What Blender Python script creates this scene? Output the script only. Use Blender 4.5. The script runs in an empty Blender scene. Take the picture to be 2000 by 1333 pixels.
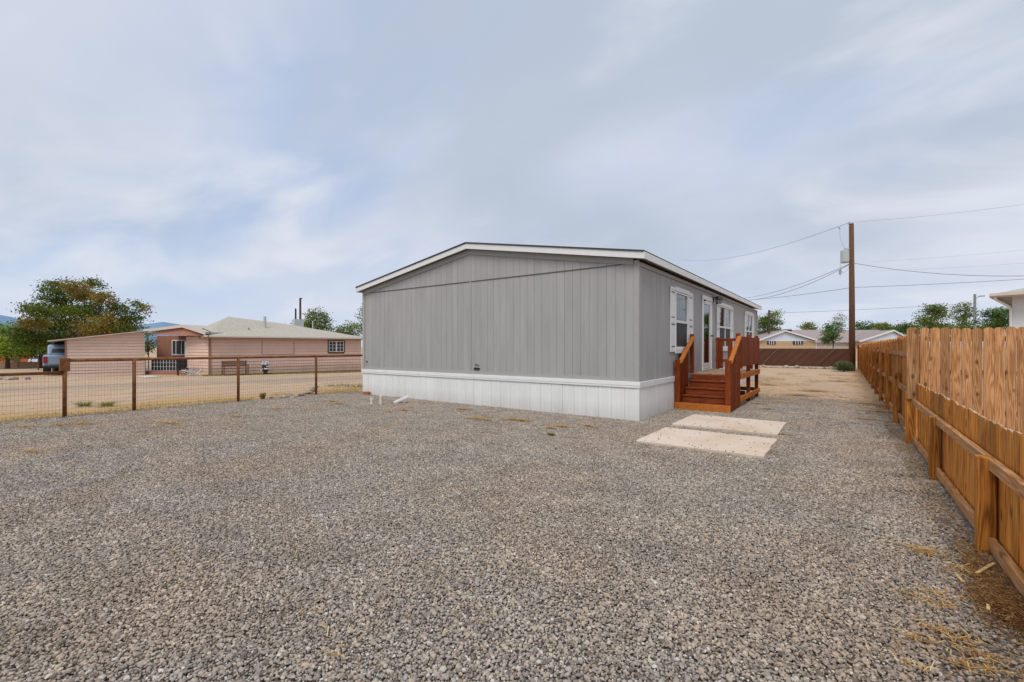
import bpy, math, random
import numpy as np
from mathutils import Vector, Matrix
R = random.Random(7)
NR = np.random.RandomState(11)
S = bpy.context.scene
COL = S.collection

# ------------------------------------------------------------ camera, sky, sun
# World axes follow the lot: x to the right along the gable, y along the long side of the home,
# origin at the near right corner of the home.
YAW = math.radians(36.17)
CY, SY = math.cos(YAW), math.sin(YAW)
CX0, CY0, CZ = 3.36, -8.93, 1.5
FPX, HOR = 889.0, 678.0
cd = bpy.data.cameras.new('camera'); cam = bpy.data.objects.new('camera', cd); COL.objects.link(cam)
cam.location = (CX0, CY0, CZ); cam.rotation_euler = (math.radians(90), 0, YAW)
cd.sensor_width = 36; cd.lens = 36 * FPX / 2000; cd.shift_y = (HOR - 666.5) / 2000
cd.clip_start = 0.05; cd.clip_end = 20000
S.camera = cam

SUN_EL, SUN_AZ = math.radians(58), math.radians(-78)      # azimuth: direction in the lot's xy plane the light comes from
sd = bpy.data.lights.new('sun', 'SUN'); sun = bpy.data.objects.new('sun', sd); COL.objects.link(sun)
sd.energy = 1.9; sd.angle = math.radians(32); sd.color = (1.0, 0.965, 0.90)
sv = Vector((math.cos(SUN_EL) * math.cos(SUN_AZ), math.cos(SUN_EL) * math.sin(SUN_AZ), math.sin(SUN_EL)))
sun.rotation_euler = sv.to_track_quat('Z', 'Y').to_euler()

W = bpy.data.worlds.new('World'); S.world = W; W.use_nodes = True
wn = W.node_tree.nodes; wl = W.node_tree.links; wn.clear()
def wnode(t, **kw):
    n = wn.new(t)
    for k, v in kw.items(): setattr(n, k, v)
    return n
wo = wnode('ShaderNodeOutputWorld'); bg = wnode('ShaderNodeBackground'); bg.inputs[1].default_value = 0.1
sky = wnode('ShaderNodeTexSky', sky_type='NISHITA', sun_disc=False)
sky.sun_elevation = SUN_EL; sky.sun_rotation = math.radians(90) - SUN_AZ
sky.air_density = 1.0; sky.dust_density = 1.2
tc = wnode('ShaderNodeTexCoord'); sp = wnode('ShaderNodeSeparateXYZ')
wl.new(tc.outputs['Generated'], sp.inputs[0])
ab = wnode('ShaderNodeMath', operation='ABSOLUTE'); wl.new(sp.outputs[2], ab.inputs[0])
zz = wnode('ShaderNodeMath', operation='ADD'); zz.inputs[1].default_value = 0.30; wl.new(ab.outputs[0], zz.inputs[0])
dx = wnode('ShaderNodeMath', operation='DIVIDE'); wl.new(sp.outputs[0], dx.inputs[0]); wl.new(zz.outputs[0], dx.inputs[1])
dy = wnode('ShaderNodeMath', operation='DIVIDE'); wl.new(sp.outputs[1], dy.inputs[0]); wl.new(zz.outputs[0], dy.inputs[1])
cb = wnode('ShaderNodeCombineXYZ'); wl.new(dx.outputs[0], cb.inputs[0]); wl.new(dy.outputs[0], cb.inputs[1])
mp = wnode('ShaderNodeMapping'); mp.inputs['Location'].default_value = (3.1, 7.7, 0.4); mp.inputs['Rotation'].default_value = (0, 0, 0.9)
mp.inputs['Scale'].default_value = (0.75, 1.25, 1); wl.new(cb.outputs[0], mp.inputs[0])
def wnoise(scale, det, rough, dist, loc):
    m = wnode('ShaderNodeMapping'); m.inputs['Location'].default_value = loc; wl.new(mp.outputs[0], m.inputs[0])
    n = wnode('ShaderNodeTexNoise'); n.inputs['Scale'].default_value = scale; n.inputs['Detail'].default_value = det
    n.inputs['Roughness'].default_value = rough; n.inputs['Distortion'].default_value = dist
    wl.new(m.outputs[0], n.inputs['Vector']); return n.outputs[0]
def wramp(src, a, b):
    r = wnode('ShaderNodeMapRange', interpolation_type='SMOOTHSTEP'); r.inputs[1].default_value = a; r.inputs[2].default_value = b
    wl.new(src, r.inputs[0]); return r.outputs[0]
def wmix(f, a, b):
    m = wnode('ShaderNodeMix', data_type='RGBA')
    if isinstance(f, float): m.inputs[0].default_value = f
    else: wl.new(f, m.inputs[0])
    for s, i in ((a, 6), (b, 7)):
        if isinstance(s, tuple): m.inputs[i].default_value = (*s, 1)
        else: wl.new(s, m.inputs[i])
    return m.outputs[2]
CL = 10.0
blue = wmix(0.8, sky.outputs[0], (0.37 * CL, 0.455 * CL, 0.625 * CL))
pale = (0.475 * CL, 0.515 * CL, 0.605 * CL); grey = (0.37 * CL, 0.42 * CL, 0.50 * CL); white = (0.545 * CL, 0.575 * CL, 0.64 * CL)
c1 = wmix(wramp(wnoise(1.1, 5, 0.48, 0.5, (0, 0, 0)), 0.28, 0.62), blue, pale)
c2 = wmix(wramp(wnoise(1.0, 5, 0.48, 0.4, (5.2, 1.3, 2)), 0.42, 0.70), c1, grey)
c3 = wmix(wramp(wnoise(1.7, 6, 0.5, 0.5, (9.1, 4.0, 7)), 0.46, 0.70), c2, white)
hz = wramp(sp.outputs[2], 0.22, 0.0)
c4 = wmix(hz, c3, wmix(0.45, c3, (0.52 * CL, 0.575 * CL, 0.67 * CL)))
wl.new(c4, bg.inputs[0]); wl.new(bg.outputs[0], wo.inputs[0])

S.view_settings.view_transform = 'Standard'; S.view_settings.look = 'None'
S.view_settings.exposure = 0.42; S.view_settings.gamma = 1.0; S.view_settings.use_curve_mapping = False
S.cycles.max_bounces = 6

# ------------------------------------------------------------ helpers
def P(px, py, D):
    r = (px - 1000) / FPX * D
    return Vector((CX0 + CY * r - SY * D, CY0 + SY * r + CY * D, CZ + (HOR - py) * D / FPX))
def sm(a, b, v):
    t = min(1, max(0, (v - a) / (b - a))); return t * t * (3 - 2 * t)
def depth(x, y): return -SY * (x - CX0) + CY * (y - CY0)
def gz(x, y):
    return -0.02 * min(50, max(0, depth(x, y) - 14)) * sm(-5, -11, x)
def G(px, py):
    z = 0
    for _ in range(12):
        D = (CZ - z) * FPX / (py - HOR); p = P(px, py, D); z = gz(p.x, p.y)
    return Vector((p.x, p.y, z))
def GD(px, D):
    p = P(px, 678, D); return Vector((p.x, p.y, gz(p.x, p.y)))

class MB:
    def __init__(s): s.v = []; s.f = []; s.t = []
    def poly(s, pts, tint=None):
        b = len(s.v); s.v += [tuple(p) for p in pts]; s.f.append(tuple(range(b, b + len(pts))))
        if tint is not None: s.t.append(tint)
    def box(s, x0, x1, y0, y1, z0, z1):
        b = len(s.v)
        s.v += [(x, y, z) for z in (z0, z1) for x, y in ((x0, y0), (x1, y0), (x1, y1), (x0, y1))]
        s.f += [tuple(b + i for i in q) for q in ((3, 2, 1, 0), (4, 5, 6, 7), (0, 1, 5, 4), (1, 2, 6, 5), (2, 3, 7, 6), (3, 0, 4, 7))]
        return s
    def prism(s, pts, vec):
        n = len(pts); b = len(s.v); vec = Vector(vec)
        s.v += [tuple(p) for p in pts] + [tuple(Vector(p) + vec) for p in pts]
        s.f.append(tuple(b + i for i in range(n))[::-1]); s.f.append(tuple(b + n + i for i in range(n)))
        for i in range(n):
            j = (i + 1) % n; s.f.append((b + i, b + j, b + n + j, b + n + i))
        return s
    def bar(s, p, q, w, h, up=(0, 0, 1)):
        p, q = Vector(p), Vector(q); d = (q - p).normalized(); u = Vector(up)
        a = d.cross(u)
        if a.length < 1e-4: a = d.cross(Vector((0, 1, 0)))
        a.normalize(); c = a.cross(d)
        return s.prism([p + a * w / 2 * i + c * h / 2 * j for i, j in ((-1, -1), (1, -1), (1, 1), (-1, 1))], q - p)
    def tube(s, pts, r, n=8, caps=True):
        pts = [Vector(p) for p in pts]; rr = r if isinstance(r, (list, tuple)) else [r] * len(pts); b = len(s.v)
        for i, p in enumerate(pts):
            d = (pts[min(i + 1, len(pts) - 1)] - pts[max(i - 1, 0)]).normalized()
            u = Vector((0, 0, 1)) if abs(d.z) < .9 else Vector((1, 0, 0))
            a = d.cross(u).normalized(); c = a.cross(d)
            for k in range(n):
                t = 2 * math.pi * k / n; s.v.append(tuple(p + (a * math.cos(t) + c * math.sin(t)) * rr[i]))
        for i in range(len(pts) - 1):
            for k in range(n):
                s.f.append((b + i * n + k, b + i * n + (k + 1) % n, b + (i + 1) * n + (k + 1) % n, b + (i + 1) * n + k))
        if caps:
            s.f.append(tuple(b + k for k in range(n))[::-1]); e = b + (len(pts) - 1) * n; s.f.append(tuple(e + k for k in range(n)))
        return s
    def mesh(s, name, mat, off=(0, 0, 0), smooth=False):
        me = bpy.data.meshes.new(name)
        v = [(a - off[0], b - off[1], c - off[2]) for a, b, c in s.v]
        me.from_pydata(v, [], s.f); me.materials.append(mat)
        if s.t:
            at = me.attributes.new('tint', 'FLOAT', 'FACE'); at.data.foreach_set('value', s.t)
        if smooth: me.polygons.foreach_set('use_smooth', [True] * len(me.polygons))
        me.update(); return me
    def build(s, name, mat, parent=None, world=True, smooth=False, bevel=0, label=None):
        off = parent_loc(parent) if (parent and world) else (0, 0, 0)
        o = bpy.data.objects.new(name, s.mesh(name, mat, off, smooth)); COL.objects.link(o)
        if parent: o.parent = parent
        if bevel:
            m = o.modifiers.new('bevel', 'BEVEL'); m.width = bevel; m.segments = 1; m.limit_method = 'ANGLE'
        if label: o['label'] = label
        return o
def parent_loc(o):
    l = Vector((0, 0, 0))
    while o: l += o.location; o = o.parent
    return l
def tag(o, label=None, cat=None, group=None, kind=None):
    if label: o['label'] = label
    if cat: o['category'] = cat
    if group: o['group'] = group
    if kind: o['kind'] = kind
    return o
def thing(name, label, cat, loc, rz=0, group=None):
    o = bpy.data.objects.new(name, None); COL.objects.link(o); o.location = loc; o.rotation_euler.z = rz
    o.empty_display_size = .2
    return tag(o, label, cat, group)
def inst(name, me, loc, parent=None, rot=(0, 0, 0), scale=(1, 1, 1)):
    o = bpy.data.objects.new(name, me); COL.objects.link(o)
    if parent: o.parent = parent
    o.location = Vector(loc) - (parent_loc(parent) if parent else Vector()); o.rotation_euler = rot; o.scale = scale
    return o
def cam_dir(ang):   # lot-frame rotation of a direction given in degrees from the camera's right hand side
    return YAW + math.radians(ang)

# ------------------------------------------------------------ materials
class M:
    def __init__(s, name, rough=0.8, metal=0, spec=0.3):
        s.m = bpy.data.materials.new(name); s.m.use_nodes = True; s.n = s.m.node_tree.nodes; s.l = s.m.node_tree.links
        s.b = s.n['Principled BSDF']; s.b.inputs['Roughness'].default_value = rough; s.b.inputs['Metallic'].default_value = metal
        s.b.inputs['Specular IOR Level'].default_value = spec
    def N(s, t, **kw):
        n = s.n.new(t)
        for k, v in kw.items(): setattr(n, k, v)
        return n
    def put(s, sock, v):
        if isinstance(v, (int, float)): sock.default_value = v
        elif isinstance(v, tuple): sock.default_value = (*v, 1) if len(v) == 3 and sock.type == 'RGBA' else v
        else: s.l.new(v, sock)
    def math(s, op, a, b=0.0, c=None):
        n = s.N('ShaderNodeMath', operation=op); s.put(n.inputs[0], a); s.put(n.inputs[1], b)
        if c is not None: s.put(n.inputs[2], c)
        return n.outputs[0]
    def coord(s, kind='Object', scale=(1, 1, 1), rnd=False):
        if kind == 'World': v = s.N('ShaderNodeNewGeometry').outputs['Position']
        else: v = s.N('ShaderNodeTexCoord').outputs[kind]
        if rnd:
            oi = s.N('ShaderNodeObjectInfo'); mu = s.math('MULTIPLY', oi.outputs['Random'], 57.3)
            a = s.N('ShaderNodeVectorMath', operation='ADD'); s.l.new(v, a.inputs[0]); s.l.new(mu, a.inputs[1]); v = a.outputs[0]
        mp = s.N('ShaderNodeMapping'); mp.inputs['Scale'].default_value = scale; s.l.new(v, mp.inputs[0]); return mp.outputs[0]
    def noise(s, vec, scale, det=4, rough=.55, dist=0):
        n = s.N('ShaderNodeTexNoise'); s.l.new(vec, n.inputs['Vector']); n.inputs['Scale'].default_value = scale
        n.inputs['Detail'].default_value = det; n.inputs['Roughness'].default_value = rough; n.inputs['Distortion'].default_value = dist
        return n.outputs[0]
    def vor(s, vec, scale, out='Distance', feat='F1'):
        n = s.N('ShaderNodeTexVoronoi', feature=feat); s.l.new(vec, n.inputs['Vector']); n.inputs['Scale'].default_value = scale
        return n.outputs[out]
    def ramp(s, src, a, b, lo=0.0, hi=1.0):
        n = s.N('ShaderNodeMapRange'); s.put(n.inputs[0], src); n.inputs[1].default_value = a; n.inputs[2].default_value = b
        n.inputs[3].default_value = lo; n.inputs[4].default_value = hi; return n.outputs[0]
    def mix(s, f, a, b, mode='MIX'):
        n = s.N('ShaderNodeMix', data_type='RGBA', blend_type=mode); s.put(n.inputs[0], f); s.put(n.inputs[6], a); s.put(n.inputs[7], b)
        return n.outputs[2]
    def mul(s, col, val):
        n = s.N('ShaderNodeVectorMath', operation='SCALE'); s.put(n.inputs[0], col); s.put(n.inputs['Scale'], val); return n.outputs[0]
    def crgb(s, src, stops):
        n = s.N('ShaderNodeValToRGB'); s.l.new(src, n.inputs[0]); e = n.color_ramp.elements
        while len(e) < len(stops): e.new(.5)
        for x, (p, c) in zip(e, stops): x.position = p; x.color = (*c, 1)
        return n.outputs[0]
    def rgb(s, c):
        n = s.N('ShaderNodeRGB'); n.outputs[0].default_value = (*c, 1); return n.outputs[0]
    def color(s, c): s.put(s.b.inputs['Base Color'], c)
    def bump(s, h, strength=.3, dist=.01):
        n = s.N('ShaderNodeBump'); s.l.new(h, n.inputs['Height']); n.inputs['Strength'].default_value = strength
        n.inputs['Distance'].default_value = dist; s.l.new(n.outputs[0], s.b.inputs['Normal'])
    def rnd(s): return s.N('ShaderNodeObjectInfo').outputs['Random']

def paint(name, c, rough=.6, var=.06, sc=(1, 1, 1), nz=3.0, dirt=None, spec=.3, bump=.0):
    m = M(name, rough, spec=spec); v = m.coord('World', sc)
    n = m.noise(v, nz, 5, .6); f = m.ramp(n, .3, .7, 1 - var, 1 + var)
    r = m.ramp(m.rnd(), 0, 1, 1 - var * .5, 1 + var * .5)
    col = m.mul(m.mul(m.rgb(c), f), r)
    if dirt:
        d = m.noise(m.coord('World', (1, 1, .4)), 1.3, 6, .65); z = m.N('ShaderNodeSeparateXYZ'); m.l.new(m.coord('World'), z.inputs[0])
        low = m.ramp(z.outputs[2], 0.0, .35, 1, 0); k = m.math('MULTIPLY', m.math('MAXIMUM', low, m.ramp(d, .55, .8, 0, .35)), m.ramp(d, .3, .7, .2, .7))
        col = m.mix(k, col, dirt)
    m.color(col)
    if bump: m.bump(m.noise(m.coord('World', (40, 40, 3)), 3, 3), bump, .004)
    return m.m

def wood(name, c1, c2, c3, axis='z', knots=True, rough=.75, hue=.25, weather=None, spec=.25, ring=11, obj=True):
    m = M(name, rough, spec=spec)
    k = {'x': 0, 'y': 1, 'z': 2}[axis]
    base = m.coord('Object', (1, 1, 1), rnd=True)
    def st(l, t):
        sc = [t, t, t]; sc[k] = l; mp = m.N('ShaderNodeMapping'); mp.inputs['Scale'].default_value = sc; m.l.new(base, mp.inputs[0]); return mp.outputs[0]
    a = m.noise(st(.55, 9), 1, 2, .5, .25)
    rings = m.math('FRACT', m.math('MULTIPLY', a, ring)); rings = m.math('ABSOLUTE', m.math('SUBTRACT', rings, .5))   # 0..0.5
    fine = m.noise(st(6, 150), 1, 3, .6)
    f = m.math('ADD', m.ramp(rings, 0, .5, 0, .62), m.ramp(fine, .3, .7, -.2, .25))
    col = m.crgb(f, [(0.0, c1), (.5, c2), (1, c3)])
    tone = m.ramp(m.rnd(), 0, 1, 1 - hue, 1 + hue)
    blot = m.ramp(m.noise(st(1.2, 4), 1, 3), .3, .7, .85, 1.12)
    col = m.mul(m.mul(col, tone), blot)
    if knots:
        vd = m.vor(st(4.2, 9), 1); kk = m.ramp(vd, .10, .26, 1, 0); sel = m.ramp(m.vor(st(4.2, 9), 1, 'Color'), .50, .54)
        col = m.mix(m.math('MULTIPLY', m.math('MULTIPLY', kk, sel), .85), col, tuple(x * .35 for x in c1))
    if weather:
        w = m.ramp(m.noise(m.coord('World', (2, 2, .8)), 1.2, 5, .6), .45, .7); col = m.mix(m.math('MULTIPLY', w, .28), col, weather)
    m.color(col); m.bump(f, .35, .003)
    return m.m

SID = (.36, .353, .338)
m_siding = paint('grey_siding_paint', SID, .65, .075, (3, 3, .45), 1.6, bump=.6)
m_sidetrim = paint('grey_trim_paint', (.36, .353, .338), .6, .04)
m_white = paint('white_trim_paint', (.72, .72, .70), .5, .04)
m_band = paint('white_band_vinyl', (.74, .74, .72), .42, .04)
m_skirt = paint('white_skirting_vinyl', (.76, .76, .74), .45, .05, (3, 3, .5), 1.5, dirt=(.45, .41, .36))
m_soffit = paint('soffit_paint', (.30, .295, .28), .7, .04)
m_shingle = paint('dark_shingle', (.05, .055, .06), .9, .25, (1, 1, 1), 40)
m_black = paint('black_plastic', (.02, .02, .02), .45, .05)
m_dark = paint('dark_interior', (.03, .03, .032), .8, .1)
m_seam = paint('siding_backing', (.12, .12, .115), .9, .05)
m_blind = paint('window_blind', (.66, .66, .63), .7, .05)
m_screen = paint('insect_screen', (.045, .047, .05), .6, .1)
def glass(name, c=(.9, .95, .95), tr=.5, rough=.02):
    m = M(name, rough, spec=.5); m.b.inputs['Base Color'].default_value = (*c, 1)
    m.b.inputs['Transmission Weight'].default_value = 0
    # thin window glass: mostly clear with a mirror-like coat
    gl = m.N('ShaderNodeBsdfGlossy'); gl.inputs['Roughness'].default_value = rough; gl.inputs['Color'].default_value = (1, 1, 1, 1)
    tp = m.N('ShaderNodeBsdfTransparent'); tp.inputs['Color'].default_value = (*c, 1)
    fr = m.N('ShaderNodeFresnel'); fr.inputs['IOR'].default_value = 1.7
    mx = m.N('ShaderNodeMixShader'); m.l.new(fr.outputs[0], mx.inputs[0]); m.l.new(tp.outputs[0], mx.inputs[1]); m.l.new(gl.outputs[0], mx.inputs[2])
    out = m.n['Material Output']; m.l.new(mx.outputs[0], out.inputs[0]); return m.m
m_glass = glass('window_glass')
m_deck_z = wood('red_stain_wood_upright', (.13, .026, .007), (.245, .048, .011), (.33, .08, .02), 'z', False, .65, .22, spec=.12)
m_deck_x = wood('red_stain_wood_across', (.12, .026, .007), (.235, .050, .012), (.32, .082, .02), 'x', False, .6, .15, spec=.2)
m_deck_y = wood('orange_stain_wood_long', (.34, .095, .016), (.50, .165, .03), (.60, .235, .055), 'y', False, .6, .1, spec=.15)
m_floor = wood('worn_deck_board', (.22, .12, .07), (.36, .23, .15), (.46, .34, .25), 'y', False, .7, .12)
HC = ((.34, .105, .012), (.62, .245, .038), (.78, .40, .095))
m_pick = wood('honey_stain_picket', *HC, 'z', True, .7, .42, ring=12)
m_rail = wood('pale_rail_wood', (.32, .135, .04), (.52, .26, .095), (.64, .37, .17), 'y', True, .75, .15, weather=(.40, .30, .23))
m_post = wood('brown_post_wood', (.18, .062, .010), (.44, .165, .026), (.56, .25, .05), 'z', True, .7, .3)
m_tall = wood('pale_pine_picket', (.27, .12, .045), (.47, .245, .105), (.58, .355, .185), 'z', True, .8, .30, ring=12)
m_end = wood('weathered_end_grain', (.30, .20, .11), (.42, .31, .20), (.50, .40, .29), 'y', False, .85, .15)
m_pole = wood('creosote_pole_wood', (.07, .035, .017), (.13, .065, .032), (.19, .10, .055), 'z', False, .85, .1, ring=30)
m_splint = wood('split_wood', (.40, .25, .10), (.58, .40, .19), (.66, .5, .28), 'x', False, .8, .1)
def rusty(name, c1, c2):
    m = M(name, .85); n = m.noise(m.coord('World', (1, 1, 1)), 9, 6, .7); m.color(m.crgb(n, [(.3, c1), (.7, c2)])); m.bump(n, .4, .004); return m.m
m_rust = rusty('rusty_pipe', (.12, .042, .016), (.30, .12, .042))
m_wire = rusty('rusty_wire', (.13, .07, .04), (.26, .145, .08))
m_pink = paint('pink_siding', (.70, .50, .40), .7, .05, (1, 1, 1), 1.2, dirt=(.35, .24, .18))
m_wing = paint('beige_pink_siding', (.70, .53, .43), .7, .04)
m_pinkd = paint('pink_siding_lap', (.36, .23, .18), .8, .05)
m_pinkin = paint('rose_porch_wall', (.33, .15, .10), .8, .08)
m_fascia = paint('brown_fascia', (.30, .17, .11), .7, .08)
m_proof = paint('pale_green_shingle', (.40, .365, .30), .9, .22, (1, 1, 1), 9)
m_mauve = paint('mauve_shingle', (.30, .245, .235), .9, .1, (1, 1, 1), 6)
m_bwhite = paint('white_blue_wall', (.62, .68, .76), .7, .04)
m_tan = paint('tan_brick_wall', (.50, .33, .18), .85, .08, (1, 1, 1), 8)
m_cream = paint('cream_stucco', (.58, .50, .44), .85, .05)
m_stucco = paint('white_stucco', (.66, .68, .70), .85, .03)
m_steel = paint('grey_steel', (.22, .24, .25), .5, .08)
m_lsteel = paint('light_grey_metal', (.45, .47, .47), .5, .08)
m_orange = paint('orange_stucco', (.38, .10, .03), .85, .15, (1, 1, 1), .6)
m_pillar = paint('sand_stucco', (.55, .36, .22), .85, .08)
m_pvc = paint('pvc_pipe', (.66, .60, .50), .5, .05)
m_brick = paint('red_brick', (.32, .13, .07), .85, .2, (1, 1, 1), 14)
m_slatb = paint('brown_privacy_mesh', (.105, .045, .028), .9, .12, (1, 1, .3), 2)
m_slatb2 = paint('brown_slat', (.20, .11, .08), .85, .12)
m_wirec = paint('dark_cable', (.32, .34, .38), .6, .05)
m_blue = paint('blue_grey_car_paint', (.27, .36, .48), .35, .04, spec=.6)
m_red = paint('red_lamp', (.35, .02, .02), .3, .05)
m_bench = wood('bench_wood', (.10, .045, .02), (.19, .095, .05), (.27, .15, .09), 'x', False, .8, .1)

def leafmat(name, c1, c2, c3=None, third=.8):
    m = M(name, .6, spec=.25); a = m.N('ShaderNodeAttribute', attribute_name='tint').outputs['Fac']
    st = [(0, c1), (.6, c2)] + ([(third, c3), (1, c3)] if c3 else [])
    col = m.crgb(a, st); m.color(col)
    tr = m.N('ShaderNodeBsdfTranslucent'); m.l.new(col, tr.inputs[0]); mx = m.N('ShaderNodeMixShader'); mx.inputs[0].default_value = .3
    m.l.new(m.b.outputs[0], mx.inputs[1]); m.l.new(tr.outputs[0], mx.inputs[2]); m.l.new(mx.outputs[0], m.n['Material Output'].inputs[0]); return m.m
m_leafA = leafmat('leaves_green_rust', (.05, .085, .012), (.20, .235, .03), (.30, .18, .04), .85)
m_leafB = leafmat('leaves_bright_green', (.10, .18, .015), (.30, .38, .04))
m_leafC = leafmat('leaves_olive', (.075, .12, .022), (.24, .28, .06))
m_leafD = leafmat('needles_dark_green', (.04, .095, .015), (.13, .21, .045))
m_bark = paint('bark', (.075, .05, .035), .9, .2, (1, 1, .3), 6)
m_straw = leafmat('straw', (.34, .16, .04), (.60, .36, .11), (.78, .60, .30), .8)
m_grass = leafmat('grass_blades', (.10, .13, .02), (.30, .30, .07), (.45, .33, .12), .8)
m_litter = leafmat('brown_litter', (.13, .055, .015), (.27, .12, .035), (.46, .27, .10), .75)

# ------------------------------------------------------------ ground
def lot_gravel(x, y):      # signed distance (m), positive inside the gravel yard
    a = min(x + 10.15, 4.16 - x)
    b = (6.3 - y) * .35 if x > 0.0 else (0.45 + .15 * math.sin(x) - y)
    return min(a, b)
def house_n(x, y):         # distance in front of the pink house's front wall
    D = depth(x, y); r = CY * (x - CX0) + SY * (y - CY0)
    return (r + 19.2) * .69 - (D - 29) * .72, (r + 19.2) * .72 + (D - 29) * .69
def axis_vals(lo, hi, step, far):
    v = list(np.arange(lo, hi + step / 2, step)); g = step; a = lo; b = hi
    left = []; right = []
    while a > -far: g *= 1.28; a -= g; left.append(a)
    g = step
    while b < far: g *= 1.28; b += g; right.append(b)
    return left[::-1] + v + right
xs = axis_vals(-16, 8, .4, 2500); ys = axis_vals(-12, 20, .4, 2500)
V = []; ga = []; dr = []; st_ = []
for y in ys:
    for x in xs:
        V.append((x, y, gz(x, y) - .018)); ga.append(max(-2, min(2, lot_gravel(x, y))))
        n, t = house_n(x, y)
        dr.append(max(-2, min(2, 2.2 - abs(n - 9.3) + .5 * math.sin(t * .4))) if -60 < t < 14 else -2)
        st_.append(max(-3, min(3, 1.6 - abs(x + 10.9) + .5 * math.sin(y * 1.3))) if y < 8 else -3)
nx = len(xs); F = [(j * nx + i, j * nx + i + 1, (j + 1) * nx + i + 1, (j + 1) * nx + i) for j in range(len(ys) - 1) for i in range(nx - 1)]
me = bpy.data.meshes.new('ground'); me.from_pydata(V, [], F)
for nm, dat in (('gravel', ga), ('drive', dr), ('strip', st_)):
    at = me.attributes.new(nm, 'FLOAT', 'POINT'); at.data.foreach_set('value', dat)
def gravel_tone(m, tint):
    """colour of the crushed stone: tint 0..1 picks the stone"""
    col = m.crgb(tint, [(0, (.16, .135, .11)), (.15, (.265, .225, .19)), (.42, (.335, .285, .238)), (.68, (.40, .353, .305)), (.86, (.44, .345, .255)), (.96, (.50, .455, .39)), (1, (.66, .62, .55))])
    w = m.coord('World', (1, 1, 1))
    big = m.noise(w, .42, 5, .62, .4); col = m.mix(m.ramp(big, .44, .66, 0, .6), col, (1.04, .90, .79), 'MULTIPLY')
    mid = m.noise(w, 1.7, 5, .6); col = m.mul(col, m.ramp(mid, .3, .7, .84, 1.15))
    col = m.mul(col, .93)
    bl = m.noise(w, .9, 3, .5); col = m.mix(m.ramp(bl, .5, .75, 0, .6), col, (.95, .98, 1.04), 'MULTIPLY')
    return col
g = M('ground_surface', .95, spec=.1); w = g.coord('World')
def at_(n): return g.N('ShaderNodeAttribute', attribute_name=n).outputs['Fac']
brk = g.math('MULTIPLY', g.math('SUBTRACT', g.noise(w, 1.6, 6, .7), .5), 1.5)
def mask(n, soft=.15): return g.ramp(g.math('ADD', at_(n), brk), -soft, soft)
dn = g.noise(w, .35, 6, .6); dn2 = g.noise(w, 7, 5, .7); dn3 = g.noise(w, 45, 4, .7)
dirt = g.crgb(dn, [(.3, (.46, .32, .205)), (.5, (.52, .38, .265)), (.7, (.43, .315, .225))])
dirt = g.mix(g.ramp(dn2, .56, .74, 0, .55), dirt, (.56, .37, .14))
dirt = g.mix(g.ramp(g.noise(w, 1.1, 6, .7, .5), .5, .7, 0, .6), dirt, (.36, .255, .18))
dirt = g.mix(g.ramp(g.noise(w, 2.3, 5, .75), .55, .68, 0, .8), dirt, (.60, .42, .17))
dirt = g.mul(dirt, g.ramp(dn3, .25, .75, .6, 1.3))
dirt = g.mul(dirt, g.ramp(g.noise(w, 14, 5, .8), .3, .7, .82, 1.16))
dirt = g.mix(g.ramp(g.noise(w, 5, 6, .8), .56, .64, 0, .7), dirt, (.30, .215, .15))
peb = g.ramp(g.vor(w, 30), .06, .12, 1, 0)
dirt = g.mix(g.math('MULTIPLY', peb, .6), dirt, (.30, .25, .21))
vc = g.vor(w, 26, 'Color'); sepc = g.N('ShaderNodeSeparateColor'); g.l.new(vc, sepc.inputs[0])
grav = gravel_tone(g, sepc.outputs[0])
vd = g.vor(w, 42); sepd = g.N('ShaderNodeSeparateColor'); g.l.new(g.vor(w, 42, 'Color'), sepd.inputs[0])
gravf = g.mul(gravel_tone(g, sepd.outputs[0]), g.ramp(vd, .25, .6, 1.0, .45))
drive = g.mix(.5, gravf, (.36, .285, .235))
c = dirt
c = g.mix(g.math('MULTIPLY', mask('strip', .6), .55), c, (.46, .27, .09))
c = g.mix(g.math('MULTIPLY', mask('drive', 1.1), .5), c, drive)
c = g.mix(mask('gravel', .12), c, g.mul(gravf, .95))
g.color(c); g.bump(g.math('ADD', dn3, g.math('MULTIPLY', vd, .8)), .6, .02)
me.materials.append(g.m); me.polygons.foreach_set('use_smooth', [True] * len(F))
go = bpy.data.objects.new('ground', me); COL.objects.link(go); tag(go, 'bare tan dirt and gravel ground of the lots', kind='structure')

# crushed stone of the yard: tiles of stones, instanced with geometry nodes
sm_ = M('crushed_stone', .9, spec=.15)
sm_.color(gravel_tone(sm_, sm_.N('ShaderNodeAttribute', attribute_name='tint').outputs['Fac']))
ico_v = []; ph = (1 + 5 ** .5) / 2
for a, b in ((-1, ph), (1, ph), (-1, -ph), (1, -ph)): ico_v.append((a, b, 0))
for a, b in ((-1, ph), (1, ph), (-1, -ph), (1, -ph)): ico_v.append((0, a, b))
for a, b in ((ph, -1), (ph, 1), (-ph, -1), (-ph, 1)): ico_v.append((a, 0, b))
ico_v = np.array(ico_v) / math.sqrt(1 + ph * ph)
ico_f = np.array([(0, 11, 5), (0, 5, 1), (0, 1, 7), (0, 7, 10), (0, 10, 11), (1, 5, 9), (5, 11, 4), (11, 10, 2), (10, 7, 6), (7, 1, 8), (3, 9, 4), (3, 4, 2), (3, 2, 6), (3, 6, 8), (3, 8, 9), (4, 9, 5), (2, 4, 11), (6, 2, 10), (8, 6, 7), (9, 8, 1)])
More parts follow.
